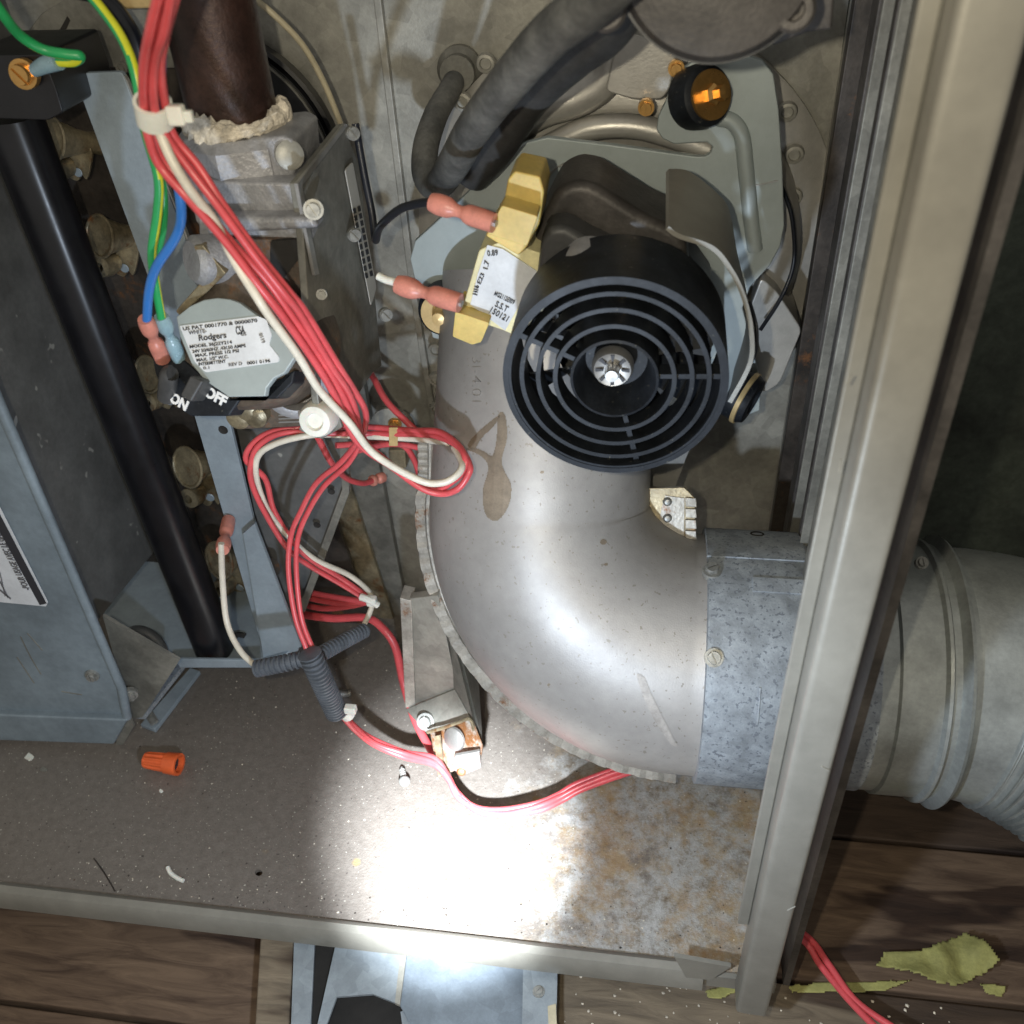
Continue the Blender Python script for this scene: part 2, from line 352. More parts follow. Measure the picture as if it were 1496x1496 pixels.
def screw(p, rpx, mat='screw', parent=None, axis=(0, -1, 0), slot=.5, name='screw', hexhead=True, washer=True):
    """slotted hex washer-head or pan-head screw standing on a surface at p"""
    p = Vector(p); ax = Vector(axis).normalized(); r = px2u(rpx, p)
    a = Vector((0, 0, 1)) if abs(ax.z) < .9 else Vector((1, 0, 0)); u = (a-ax*a.dot(ax)).normalized(); v = ax.cross(u)
    V, Fc = [], []
    def disc(ra, h0, h1, n, rb=None):
        b = len(V)
        for h, q in ((h0, ra), (h1, rb or ra)):
            for k in range(n): t = 2*math.pi*k/n+.3; V.append(p+ax*h+(u*math.cos(t)+v*math.sin(t))*q)
        for k in range(n): Fc.append([b+k, b+(k+1) % n, b+n+(k+1) % n, b+n+k])
        Fc.append([b+n+k for k in range(n)]); Fc.append([b+k for k in range(n)][::-1])
    if washer: disc(r, -.02, r*.18, 20)
    disc(r*.72, 0, r*.5, 6 if hexhead else 20)
    cs, sn = math.cos(slot), math.sin(slot); d = u*cs+v*sn; e = -u*sn+v*cs
    for s in (-1, 1):                      # two half discs leave the driver slot between them
        b = len(V); n = 8; pts = [d*(math.cos(math.pi*k/n)*r*.68)+e*(s*(r*.10+math.sin(math.pi*k/n)*r*.58)) for k in range(n+1)]
        for h in (r*.48, r*.72):
            for q in pts: V.append(p+ax*h+q*(1 if h < r*.6 else .92))
        m = n+1
        for k in range(m): Fc.append([b+k, b+(k+1) % m, b+m+(k+1) % m, b+m+k])
        Fc.append([b+m+k for k in range(m)]); Fc.append([b+k for k in range(m)][::-1])
    return obj(name, V, Fc, mat, parent)
def text(name, s, o, xd, yd, size, mat, parent=None, align='LEFT', ext=.0015, sx=1., bold=.012):
    cu = bpy.data.curves.new(name, 'FONT'); cu.body = s; cu.size = size; cu.extrude = ext; cu.align_x = align; cu.resolution_u = 3; cu.offset = bold
    t = bpy.data.objects.new(name, cu); C.objects.link(t); dg = bpy.context.evaluated_depsgraph_get(); dg.update()
    me = bpy.data.meshes.new_from_object(t.evaluated_get(dg)); bpy.data.objects.remove(t); bpy.data.curves.remove(cu)
    x = Vector(xd).normalized(); y = Vector(yd); y = (y-x*y.dot(x)).normalized(); z = x.cross(y)
    mt = Matrix(((x.x*sx, y.x, z.x, o[0]), (x.y*sx, y.y, z.y, o[1]), (x.z*sx, y.z, z.z, o[2]), (0, 0, 0, 1)))
    me.transform(mt); me.materials.clear(); me.materials.append(M[mat]); ob = bpy.data.objects.new(name, me); C.objects.link(ob); ob.parent = parent
    return ob
def inside(x, y, pp):
    c = False
    for i in range(len(pp)):
        (x1, y1), (x2, y2) = pp[i-1], pp[i]
        if (y1 > y) != (y2 > y) and x < (x2-x1)*(y-y1)/(y2-y1)+x1: c = not c
    return c
def drape(name, pp, targets, mat, parent, step=1.1, lift=.003):
    """a thin film that follows the surface of the targets, outlined by pp"""
    vs, fs = [], []
    for t in targets:
        b = len(vs); vs += [v.co.copy() for v in t.data.vertices]; fs += [[b+i for i in p.vertices] for p in t.data.polygons]
    bvh = BVHTree.FromPolygons(vs, fs); x0 = min(p[0] for p in pp); x1 = max(p[0] for p in pp); y0 = min(p[1] for p in pp); y1 = max(p[1] for p in pp)
    nx, ny = int((x1-x0)/step)+2, int((y1-y0)/step)+2; idx = {}; V, Fc = [], []; o = Vector((0, 0, H))
    def vert(i, j):
        if (i, j) not in idx:
            d = ray(x0+i*step, y0+j*step).normalized(); h = bvh.ray_cast(o, d)
            if h[0] is None: idx[(i, j)] = None
            else:
                n = h[1] if h[1].dot(d) < 0 else -h[1]; V.append(h[0]+n*lift); idx[(i, j)] = len(V)-1
        return idx[(i, j)]
    for i in range(nx):
        for j in range(ny):
            if inside(x0+(i+.5)*step, y0+(j+.5)*step, pp):
                q = [vert(i, j), vert(i+1, j), vert(i+1, j+1), vert(i, j+1)]
                if None not in q: Fc.append(q)
    return obj(name, V, Fc, mat, parent, smooth=True) if Fc else None
def smooth_loop(pp, n=5):
    Q = list(pp); k = len(Q); out = []
    for i in range(k):
        a, b, c, d = Q[i-1], Q[i], Q[(i+1) % k], Q[(i+2) % k]
        for j in range(n):
            t = j/n; out.append(tuple(.5*(2*b[m]+(c[m]-a[m])*t+(2*a[m]-5*b[m]+4*c[m]-d[m])*t*t+(3*b[m]-a[m]-3*c[m]+d[m])*t**3) for m in (0, 1)))
    return out
def circ(cx, cy, r, n=16, ry=None): return [(cx+r*math.cos(2*math.pi*k/n), cy+(ry or r)*math.sin(2*math.pi*k/n)) for k in range(n)]
# ================================================================== the setting
pf = bpy.data.objects.new('plank_floor', None); C.objects.link(pf); pf['kind'] = 'structure'
ys = [-.4, .3, 1.0, 1.77, 2.33, 3.16, 3.95, 4.9]
for i in range(len(ys)-1):
    mat = 'wood2' if i in (5, 6) else 'wood'
    x = -6.0
    for L_ in ((4.4, 8.5) if i == 3 else ((3.9, 8.5) if i % 2 else (9.1, 4))):
        if x > -5 and i == 3: mat = 'woodgrey'
        box('plank', (x+.008, ys[i]+.012, -.60), (x+L_-.008, ys[i+1]-.012, -.35-random.uniform(0, .012)), mat, pf, bevel=.012); x += L_
ug = box('ground', (-8, -3, -.9), (9, 9, -.64), 'dark'); ug['kind'] = 'structure'
bw = box('back_wall', (-8, 5.3, -.9), (9, 5.5, 8), 'wall'); bw['kind'] = 'structure'

# ================================================================== furnace cabinet
cab = thing('furnace_cabinet', 'open furnace cabinet with stained steel base pan, grey back panel and taupe corner post', 'furnace cabinet')
hole = [tuple(P(a, b, Z=0)) for a, b in circ(378, 1275, 5.5, 14, 4.6)]
slab3('base_pan', [(-5, 2.17, 0), (.70, 2.17, 0), (.70, 4.42, 0), (-5, 4.42, 0)], (0, 0, -.02), 'pan', cab, holes=[hole])
# rolled front lip: profile in Y,Z swept along X
prof = [(2.20, .003), (2.185, .035), (2.16, .052), (2.125, .045), (2.105, .012), (2.10, -.07), (2.125, -.07), (2.125, -.02), (2.20, -.02)]
def extrude_x(name, prof, x0, x1, mat, parent, cut=0):
    k = len(prof); v = [(x0, y, z) for y, z in prof]+[(x1-cut*(2.2-y)*8, y, z) for y, z in prof]
    f = [[i, (i+1) % k, k+(i+1) % k, k+i] for i in range(k)]+[list(range(k))[::-1], [k+i for i in range(k)]]
    return obj(name, v, f, mat, parent, smooth=True)
lip = extrude_x('front_lip', prof, -5, .37, 'paint', cab)
slab('lip_end_tab', [(985, 1398), (1068, 1413), (1038, 1432), (1002, 1428)], 'paint', cab, Y=2.095, t=.02)
box('pan_corner_flange', (.372, 2.14, -.10), (.70, 2.165, -.005), 'paint', cab)
# back panel in sheets with seams
slab('back_panel', [(-260, -60), (538, -60), (655, 790), (655, 960), (-260, 960)], 'galv', cab, Y=4.40, t=.03)
slab('back_panel', [(541, -60), (1248, -60), (1110, 960), (640, 960), (645, 745)], 'galv', cab, Y=4.385, t=.03)
# standing seam between the sheets
a, b = P(541, -60, Y=4.38), P(600, 420, Y=4.38); c = P(652, 745, Y=4.38)
for (p, q) in ((a, b), (b, c)):
    slab3('standing_seam', [p, q, q+Vector((.035, 0, 0)), p+Vector((.035, 0, 0))], (0, -.035, 0), 'galv', cab, bevel=.006)
# recessed darker bay left of the seam, behind the gas valve
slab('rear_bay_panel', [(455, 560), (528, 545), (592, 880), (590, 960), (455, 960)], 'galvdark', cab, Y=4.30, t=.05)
slab('rear_bay_panel', [(430, 715), (508, 700), (575, 905), (430, 905)], 'gold', cab, Y=4.26, t=.03)
# right side wall with its folded seams
SX = .735
box('side_wall', (SX, 2.16, -.05), (SX+.03, 4.40, 5.2), 'motor', cab)
for yy, ww, hh, mt in ((4.33, .035, .03, 'galv'), (4.17, .10, .05, 'motor'), (4.00, .018, .07, 'brownpanel'), (3.86, .12, .03, 'motor'), (3.60, .014, .045, 'galvdark'), (3.48, .05, .03, 'motor'), (3.36, .012, .04, 'galvdark')):
    box('side_rib', (SX-hh, yy-ww, -.01), (SX-.001, yy, 5.2), mt, cab, bevel=.006)
box('side_rib', (SX-.05, 2.30, -.01), (SX-.001, 3.15, 5.2), 'galvdark', cab, bevel=.01)
# corner post: rounded channel
ppost = rounded([(.515, 2.13), (.515, 2.0), (.650, 1.995), (.650, 2.15), (.635, 2.15), (.635, 2.022), (.535, 2.028), (.535, 2.13)], .022, 4)
def extrude_z(name, prof, z0, z1, mat, parent):
    k = len(prof); v = [(x, y, z0) for x, y in prof]+[(x, y, z1) for x, y in prof]
    t = tri_fill([prof]); f = [[i, (i+1) % k, k+(i+1) % k, k+i] for i in range(k)]+t+[[i+k for i in q] for q in t]
    return obj(name, v, f, mat, parent, smooth=True)
extrude_z('corner_post', ppost, -.02, 5.2, 'paint', cab)
box('post_return_flange', (.535, 2.131, .02), (.64, 2.155, 5.2), 'bluedark', cab)
box('post_inner_flange', (.470, 2.10, .55), (.5145, 2.118, 5.2), 'paint', cab, bevel=.006)

# ================================================================== duct boot and timber under the pan
bt = thing('duct_boot', 'galvanized boot with an octagonal opening below the front lip of the pan', 'duct boot')
slab('side_flange', [(430, 1366), (460, 1371), (452, 1530), (424, 1530)], 'boot', bt, Z=-.12, t=.02)
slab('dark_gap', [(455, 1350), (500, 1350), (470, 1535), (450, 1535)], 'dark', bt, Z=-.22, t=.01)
def mixz(pp): return [P(a, b, Z=z) for a, b, z in pp]
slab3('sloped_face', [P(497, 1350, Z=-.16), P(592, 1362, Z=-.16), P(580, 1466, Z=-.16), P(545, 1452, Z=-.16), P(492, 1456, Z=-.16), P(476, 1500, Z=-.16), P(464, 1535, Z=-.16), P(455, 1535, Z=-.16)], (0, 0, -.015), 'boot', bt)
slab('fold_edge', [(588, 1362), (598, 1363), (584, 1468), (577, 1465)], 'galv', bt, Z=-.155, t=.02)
slab('flat_face', [(598, 1363), (775, 1385), (772, 1535), (615, 1535), (600, 1497), (584, 1468)], 'bootshade', bt, Z=-.19, t=.02)
slab('edge_flange', [(765, 1385), (815, 1390), (812, 1530), (762, 1530)], 'boot', bt, Z=-.12, t=.02)
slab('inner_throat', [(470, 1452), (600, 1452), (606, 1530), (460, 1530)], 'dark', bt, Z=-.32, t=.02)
slab('inside_fold', [(585, 1478), (605, 1472), (612, 1530), (592, 1530)], 'boot', bt, Z=-.20, t=.02)
screw(P(787, 1449, Z=-.118), 9, 'screw', bt, axis=(0, 0, 1), slot=.9)
slab('edge_wire', [(800, 1470), (812, 1466), (815, 1530), (803, 1530)], 'creamw', bt, Z=-.10, t=.01)
cl = slab('wood_cleat', [(381, 1355), (430, 1362), (420, 1535), (370, 1535)], 'woodgrey', None, Z=-.15, t=.19, bevel=.01)
tag(cl, 'narrow weathered timber cleat beside the duct boot under the pan', 'timber')
from mathutils import noise as mnoise
def paper(pp, z, label, step=3.5, curl=.05):
    jp = []
    for i in range(len(pp)):
        a, b = Vector(pp[i]), Vector(pp[(i+1) % len(pp)]); n = max(1, int((b-a).length/7)); nn = Vector((-(b-a).y, (b-a).x)).normalized()
        for j in range(n): jp.append(tuple(a.lerp(b, j/n)+nn*random.uniform(-1.6, 1.6)))
    x0, x1 = min(p[0] for p in jp), max(p[0] for p in jp); y0, y1 = min(p[1] for p in jp), max(p[1] for p in jp); idx = {}; V, Fc = [], []
    def vt(i, j):
        if (i, j) not in idx:
            p = P(x0+i*step, y0+j*step, Z=z); p.z += curl*(.5+mnoise.noise(p*3.2))+curl*.35*mnoise.noise(p*11); idx[(i, j)] = len(V); V.append(p)
        return idx[(i, j)]
    for i in range(int((x1-x0)/step)+1):
        for j in range(int((y1-y0)/step)+1):
            if inside(x0+(i+.5)*step, y0+(j+.5)*step, jp): Fc.append([vt(i, j), vt(i+1, j), vt(i+1, j+1), vt(i, j+1)])
    o = obj('torn_paper', V, Fc, 'leaf', None, smooth=True); md = o.modifiers.new('solid', 'SOLIDIFY'); md.thickness = .006
    return tag(o, label, 'paper')
paper([(1340, 1398), (1405, 1370), (1425, 1380), (1456, 1408), (1440, 1420), (1400, 1440), (1375, 1442), (1345, 1436), (1300, 1418), (1275, 1420), (1290, 1396)], -.32, 'large torn piece of yellow paper on the planks by the red wire', curl=.10)
paper([(1030, 1450), (1075, 1440), (1085, 1447), (1050, 1461), (1035, 1460)], -.33, 'small yellow scrap of paper left of the corner post foot', 2)
paper([(1432, 1438), (1470, 1442), (1462, 1455), (1440, 1452)], -.33, 'tiny yellow scrap of paper below the large torn piece', 2)
paper([(1150, 1443), (1230, 1438), (1330, 1434), (1290, 1448), (1200, 1452), (1155, 1453)], -.335, 'thin yellow paper strip lying along a plank joint', 2, .02)

# ================================================================== duct outside the cabinet
AY, AZ, AR = 3.19, 1.01, .585
du = thing('vent_duct', 'ribbed galvanized vent duct leaving the furnace to the right of the corner post', 'duct')
def bend(V3, rr): return V3, rr
pipe_prof = [(AR-.02, .0), (AR-.02, .30), (AR-.005, .31), (AR-.005, .475), (AR+.016, .487), (AR+.018, .50), (AR-.004, .512), (AR-.004, .54), (AR+.012, .548), (AR+.040, .566), (AR+.030, .582), (AR-.002, .59), (AR-.015, .62)]
lathe('straight_section', pipe_prof+[(AR-.06, .62), (AR-.06, .0)], (SX+.032, AY, AZ), (1, 0, 0), 'duct', du, n=72)
pts, rad = [], []
x0 = SX+.032+.60
n = 150
for i in range(n+1):
    s = i/n; a = s*math.radians(75); RR = 1.15
    p = Vector((x0+RR*math.sin(a), AY-(1-math.cos(a))*RR*.9, AZ-(1-math.cos(a))*RR*.45))
    g = (s-.16)*21.0
    b = .022*math.exp(-((g % 1)-.5)**2/.012)*(1 if s > .17 else 0)+.015*math.exp(-((g % 1)-.78)**2/.006)*(1 if s > .17 else 0)
    pts.append(p); rad.append(AR-.015+.03*s+b)
sweep('gored_elbow', pts, rad, 'duct', du, sides=72, sub=1, caps=False)
screw(P(1347, 822, Y=2.83), 9, 'galvdark', du, axis=(0, -.6, .8), slot=.2, washer=True)
rv = P(1235, 1130, Y=2.62)
# collar inside
co = thing('vent_collar', 'pitted grey galvanized collar joining the flue elbow to the duct at the side wall', 'pipe collar')
CR = AR+.018
cp = [(CR-.03, .0), (CR, .004), (CR, .43), (CR-.018, .455), (CR-.04, .46), (CR-.04, .0)]
lathe('collar_band', cp, (.285, AY, AZ), (1, 0, 0), 'collar', co, n=72)
lathe('inner_sleeve', [(CR-.035, 0), (CR-.03, .30), (CR-.06, .30), (CR-.06, 0)], (.70, AY, AZ), (1, 0, 0), 'collar', co, n=60)
def oncol(px, py, lift=0.):
    r = ray(px, py).normalized(); o = Vector((0, 0, H)); Rr = CR+lift
    a = r.y**2+r.z**2; b = 2*(-r.y*AY+r.z*(H-AZ)); c = AY**2+(H-AZ)**2-Rr*Rr; t = (-b-math.sqrt(b*b-4*a*c))/2/a; p = o+r*t
    return p, Vector((0, p.y-AY, p.z-AZ)).normalized()
for (a, b, r, sl) in ((1040, 834, 14, .5), (1043, 961, 14, .45)):
    p, nn = oncol(a, b, .002); screw(p, r, 'screw', co, axis=nn, slot=sl)
# lapped seam with hole plus pressed arrow mark
def arc_sheet(name, p0, p1, x0, x1, lift, mat, parent, thick=.012):
    t0, t1 = [math.atan2(p.z-AZ, -(p.y-AY)) for p in (p0, p1)]; V, Fc = [], []; n = 24
    for i in range(n+1):
        t = t0+(t1-t0)*i/n
        for rr, xx in ((CR-.004, x0), (CR+lift, x0+.004), (CR+lift, x1-.004), (CR-.004, x1)): V.append((xx, AY-rr*math.cos(t), AZ+rr*math.sin(t)))
    for i in range(n):
        for k in range(4): a = i*4+k; b = i*4+(k+1) % 4; Fc.append([a, b, b+4, a+4])
    Fc += [[0, 1, 2, 3], [4*n, 4*n+1, 4*n+2, 4*n+3]]
    return obj(name, V, Fc, mat, parent, smooth=True)
arc_sheet('lapped_seam', oncol(1090, 816)[0], Vector((0, AY+.5, AZ-.3)) if 0 else oncol(1090, 778)[0]+Vector((0, .02, .0)), .282, .712, .006, 'collar', co)
arc_sheet('pressed_strip', oncol(1130, 846)[0], oncol(1130, 866)[0], .47, .70, .007, 'collar', co)
arc_sheet('pressed_strip', oncol(1110, 1058)[0], oncol(1110, 1004)[0], .50, .515, .007, 'collar', co)
p, nn = oncol(1106, 781, .003); lathe('hole_edge', [(0, .0), (.022, .002), (.03, .008), (.034, 0)], p, nn, 'dark', co, n=16)

# ================================================================== flue elbow
el = thing('flue_elbow', 'smooth stamped steel flue elbow with crimped seam dropping from the blower and turning right', 'flue elbow')
TA = math.radians(27); U = Vector((0, math.sin(TA), math.cos(TA))); NN = Vector((0, math.cos(TA), -math.sin(TA))); O0 = Vector((0, AY, AZ)); XX = Vector((1, 0, 0))
def pl(x, s, n=0): return O0+XX*x+U*s+NN*n
path, rd = [], []
CX, CS, RC = .25, .72, .745
for i in range(9): s = 1.75-(1.75-CS)*i/8; path.append(pl(CX-RC+.01*(8-i)/8, s)); rd.append(.475+.045*(i/8))
for i in range(1, 25):
    a = math.pi/2*i/24; path.append(pl(CX-RC*math.cos(a), CS-RC*math.sin(a)*.966)); rd.append(.52+.05*math.sin(a)+.015*math.sin(2*a))
path.append(pl(.34, 0)); rd.append(.575)
eb = sweep('elbow_body', path, rd, 'tin', el, sides=72, sub=2, caps=False)
# crimped seam flange along the outside of the bend, folded over in small teeth
outer = []
for i in range(25): outer.append(((CX-RC+.01-.52), 1.0-(1.0-CS)*i/24))
for i in range(1, 75):
    a = math.pi/2*i/74*.985; r_ = RC+.52+.05*math.sin(a)+.015*math.sin(2*a)
    outer.append((CX-r_*math.cos(a), CS-r_*math.sin(a)*.966-.008*math.sin(a)))
V, Fc = [], []
for i, (x, s) in enumerate(outer):
    x2, s2 = outer[min(i+1, len(outer)-1)]; x1, s1 = outer[max(i-1, 0)]; tx, ts = x2-x1, s2-s1; l = math.hypot(tx, ts); nx, ns = ts/l, -tx/l
    if nx*(x-CX)+ns*(s-CS) < 0: nx, ns = -nx, -ns
    gw = 1+.45*max(0, i-25)/75
    tooth = .003 if (i % 4) < 3 else -.003
    ht = .004 if (i % 3) else -.003
    for d, h in ((-.02, -.02), (.045+tooth, -.02), (.075, -.012), (.085, 0), (.075+tooth, .024+ht), (.030, .026+ht), (.026, .014), (-.02, .014)):
        V.append(pl(x+nx*d*(gw if d > 0 else 1), s+ns*d*(gw if d > 0 else 1), -h))
    if i:
        for k in range(8): a = (i-1)*8+k; b = (i-1)*8+(k+1) % 8; Fc.append([a, b, b+8, a+8])
obj('crimped_seam', V, Fc, 'rim', el, smooth=False)
bead = []
for (x, s) in outer[::4]:
    d = Vector((x-CX, s-CS)) if s < CS else Vector((-1, 0)); d.normalize(); bead.append(pl(x-d.x*.005, s-d.y*.005, -.035))
sweep('seam_bead', bead, .016, 'rim', el, sides=8, sub=2)
# inner tab with rivets
def pin(a, b, d=0): return PN(a, b, pl(0, 0, d), NN)
tabp = [(948, 713), (1000, 712), (1015, 727), (1017, 790), (985, 793), (948, 779)]
slab3('inner_seam_tab', [pin(a, b, -.05) for a, b in tabp], NN*.03, 'gold', el, bevel=.004)
slab3('zinc_patch', [pin(a, b, -.056) for a, b in [(972, 724), (1000, 728), (999, 788), (978, 783), (964, 765), (966, 745)]], NN*.005, 'rim', el)
for k in range(4):
    y = 727+k*16; slab3('tab_crimp', [pin(a, b, -.062) for a, b in [(1001, y), (1017, y+1), (1018, y+14), (1002, y+13)]], NN*.014, 'rim', el, bevel=.003)
for (a, b) in ((975, 733), (975, 757), (975, 783)):
    lathe('rivet', [(0, .016), (.012, .014), (.02, .004), (.022, -.004)], pin(a, b, -.058), -NN, 'screw', el, n=14)
stain = [(728, 606), (738, 606), (741, 640), (733, 672), (738, 690), (746, 705), (747, 722), (742, 742), (728, 760), (714, 757), (707, 742), (706, 715), (713, 690), (712, 676), (700, 664), (684, 657), (692, 654), (708, 660), (720, 666), (726, 640)]
st1 = smooth_loop(stain, 3)
drape('drip_stain', st1, [eb], 'stain', el)
drape('drip_stain', smooth_loop([(684, 652), (690, 640), (706, 625), (722, 612), (732, 606), (722, 622), (704, 640), (694, 656)], 3), [eb], 'stain', el)
drape('dent_light', smooth_loop([(942, 990), (950, 1010), (962, 1035), (985, 1080), (990, 1088), (980, 1086), (955, 1050), (938, 1012), (930, 985)], 3), [eb], 'dent', el, lift=.003)  # film that puts the faint light along a dent into the colour
for c_ in ((881, 792, 5, 4), (792, 690, 3, 2), (885, 825, 3, 2), (802, 1000, 2, 2)):
    drape('grime_fleck', circ(c_[0], c_[1], c_[2], 8, c_[3]), [eb], 'stain', el)
# embossed size mark near the top of the elbow
po = P(700, 508, Y=3.72)
def onelb(px, py):
    bv = BVHTree.FromPolygons([v.co for v in eb.data.vertices], [list(p.vertices) for p in eb.data.polygons]); r = bv.ray_cast(Vector((0, 0, H)), ray(px, py).normalized()); return r[0], r[1]
q0, q1, q2 = onelb(690, 520), onelb(690, 560), onelb(712, 520)
if q0[0] and q1[0] and q2[0]:
    nn = q0[1] if q0[1].y < 0 else -q0[1]
    text('embossed_mark', '3I-4.01', q0[0]+nn*.002, q1[0]-q0[0], q2[0]-q0[0], .075, 'embed', el, ext=.002, bold=-.003)

# vertical support channel in front of the elbow
br = thing('support_channel', 'rust-edged steel channel standing left of the elbow with a pressed knockout at its foot', 'bracket')
p1 = [P(590, 876, Y=3.30), P(596, 1034, Y=3.30), P(668, 1010, Y=3.24), P(640, 870, Y=3.24)]
slab3('channel_web', p1, (.0, .05, 0), 'galv', br, bevel=.004)
slab3('channel_flange', [P(584, 874, Y=3.28), P(601, 878, Y=3.28), P(607, 1034, Y=3.28), P(592, 1034, Y=3.28)], (0, .10, 0), 'rim', br, bevel=.004)
slab3('channel_side', [P(655, 905, Y=3.25), P(662, 1008, Y=3.25), P(700, 1088, Y=3.05), P(692, 960, Y=3.42)], (.015, .02, 0), 'galvdark', br)
fo = [P(592, 1036, Y=3.275), P(664, 1007, Y=3.23), P(688, 1050, Y=3.10), P(622, 1070, Y=3.14)]
slab3('end_fold', fo, (0, .015, -.02), 'galv', br, bevel=.004)
ef = [P(628, 1070, Y=3.13), P(690, 1050, Y=3.09), P(705, 1088, Y=3.0), P(702, 1108, Y=2.97), P(640, 1136, Y=2.99)]
slab3('foot_plate', ef, (0, .02, -.03), 'rustplate', br, bevel=.005)
screw(P(622, 1054, Y=3.16), 13, 'screw', br, axis=(0, -.8, .6), slot=.1)
fn = ((ef[1]-ef[0]).cross(ef[4]-ef[0])).normalized(); fn = fn if fn.y < 0 else -fn
kp = P(665, 1079, Y=3.04); lathe('knockout', [(0, .016), (.052, .016), (.062, .010), (.066, -.004)], kp+fn*.006, fn, 'silver', br, n=28)
slab3('rust_streak', [P(a, b, Y=3.02)+fn*.012 for a, b in [(636, 1075), (644, 1073), (650, 1125), (642, 1130)]], -fn*.01, 'gold', br)
sweep('rust_weld', [P(a, b, Y=3.08)+fn*.02 for a, b in [(628, 1068), (650, 1062), (672, 1054), (690, 1049), (697, 1070), (704, 1095)]], .010, 'gold', br, sides=7)
tp = P(683, 1128, Y=2.93)
slab('switch_tab', [(664, 1105), (700, 1098), (703, 1122), (676, 1133), (660, 1124)], 'silver', br, Y=2.945, t=.02, bevel=.004)
lathe('tab_rivet', [(0, .014), (.016, .012), (.026, .0)], P(674, 1127, Y=2.94), (0, -.8, .6), 'rusty', br, n=16)

# ================================================================== blower
bl = thing('inducer_blower', 'pressed steel blower housing with zinc plate, brown motor and black slotted fan above the elbow', 'blower')
cc = P(905, 372, Y=4.2); HX, HZ = cc.x, cc.z
sx_ = (P(1172, 300, Y=4.3).x-P(637, 500, Y=4.3).x)/2
HO = (HX, 4.38, HZ)
BR = .90
lathe('mounting_flange', [(BR+.08, 0), (BR+.08, .05), (BR+.02, .075), (BR-.12, .075)], HO, (0, -1, 0), 'housing', bl, n=90)
hp = [(BR-.08, .05), (BR-.09, .20), (BR-.13, .27), (BR-.22, .29), (BR-.29, .28), (BR-.33, .25), (BR-.40, .25), (BR-.46, .31), (BR-.52, .33), (.2, .33), (0, .33)]
lathe('stamped_housing', hp, HO, (0, -1, 0), 'housing', bl, n=90)
for (a, b) in ((1150, 163), (1160, 225), (1158, 287), (637, 510), (638, 553), (639, 596), (1062, 300), (710, 92), (676, 148)):
    p = P(a, b, Y=4.29); lathe('rivet', [(0, .010), (.022, .010), (.026, .022), (.038, .020), (.044, .0)], p, (0, -1, 0), 'galv', bl, n=20)
# raised pressings of the housing
slab('raised_boss', [(905, 42), (990, 70), (985, 95), (980, 128), (968, 146), (925, 146), (884, 134), (893, 95)], 'housing', bl, Y=3.93, t=.4, rnd=10, bevel=.03)
slab('corner_ear', [(1112, 405), (1135, 425), (1172, 482), (1140, 560), (1118, 575), (1095, 560), (1085, 520), (1095, 450)], 'housing', bl, Y=4.0, t=.36, rnd=9, bevel=.035)
slab('scroll_outlet', [(655, 505), (940, 500), (1060, 560), (1010, 660), (975, 700), (950, 715), (900, 720), (700, 640)], 'housing', bl, Y=3.98, t=.34, rnd=14, bevel=.03)
slab('outlet_neck', [(925, 620), (1035, 600), (1003, 668), (985, 716), (948, 716)], 'housing', bl, Y=3.75, t=.3, rnd=8, bevel=.03)
sweep('pressed_ridge', [P(a, b, Y=4.02) for a, b in [(700, 250), (735, 195), (790, 160), (850, 140), (885, 110), (895, 60), (905, 30)]], .075, 'housing', bl, sides=14)
sweep('pressed_ridge', [P(a, b, Y=4.0) for a, b in [(800, 215), (860, 188), (930, 185), (1000, 205), (1035, 218)]], .05, 'housing', bl, sides=14)
# zinc mounting plate
YP = 3.90
plp = [(740, 225), (768, 209), (800, 201), (900, 213), (1018, 229), (1030, 229), (1038, 224), (1041, 215), (1033, 208), (1018, 209), (985, 211), (968, 203), (959, 190), (962, 170), (972, 150), (985, 110), (1010, 92), (1060, 84), (1095, 83), (1115, 89), (1130, 108), (1138, 160), (1143, 240), (1146, 330), (1140, 360), (1125, 388), (1096, 420),
       (1085, 450), (1112, 560), (1110, 600), (1080, 612), (1030, 600), (960, 560), (860, 520), (770, 490), (705, 498), (680, 503), (655, 500), (632, 494), (628, 480), (634, 455), (622, 430), (606, 410), (599, 378), (606, 352), (625, 335), (690, 275)]
slab('mounting_plate', plp, 'plate', bl, Y=YP, t=.035, bevel=.006)
sweep('plate_rib', [P(a, b, Y=YP) for a, b in [(1048, 172), (1070, 178), (1084, 200), (1090, 250), (1096, 310), (1103, 365)]], .032, 'plate', bl, sides=14)
def grommet(px, py, rpx, Y, axis, cap, parent, sc=.72):
    p = P(px, py, Y=Y); r = px2u(rpx, p)
    g = lathe('rubber_grommet', [(r*.6, -.05), (r, -.045), (r*1.02, 0), (r*.95, .05), (r*.78, .062), (0, .062)], p, axis, 'rubber' if 0 else 'black', parent, n=40)
    q = p+Vector(axis).normalized()*.064
    lathe('washer', [(r*sc, 0), (r*sc, .012), (r*.18, .014)], q, axis, cap, g, n=40)
    lathe('mounting_screw', [(r*.34, .01), (r*.34, .03), (r*.24, .045), (r*.24, .085), (0, .09)], q, axis, cap, g, n=6 if cap == 'brass' else 20, smooth=False)
grommet(1022, 142, 44, 3.82, (.55, -.72, .3), 'brass', bl, .78)
grommet(650, 450, 38, 3.84, (.0, -1, .12), 'tan', bl, .80)
gq = P(1086, 580, Y=3.80); ga = Vector((.86, -.42, -.25)); lathe('rubber_grommet', [(.08, -.06), (.115, -.05), (.12, .02), (.105, .05), (.06, .055), (.04, .02), (0, .02)], gq, ga, 'black', bl, n=40); lathe('washer', [(.118, .0), (.126, .0), (.126, .02), (.108, .026)], gq, ga, 'tan', bl, n=40)
screw(P(944, 157, Y=3.88), 12, 'brass', bl, hexhead=True, washer=True, slot=.2)
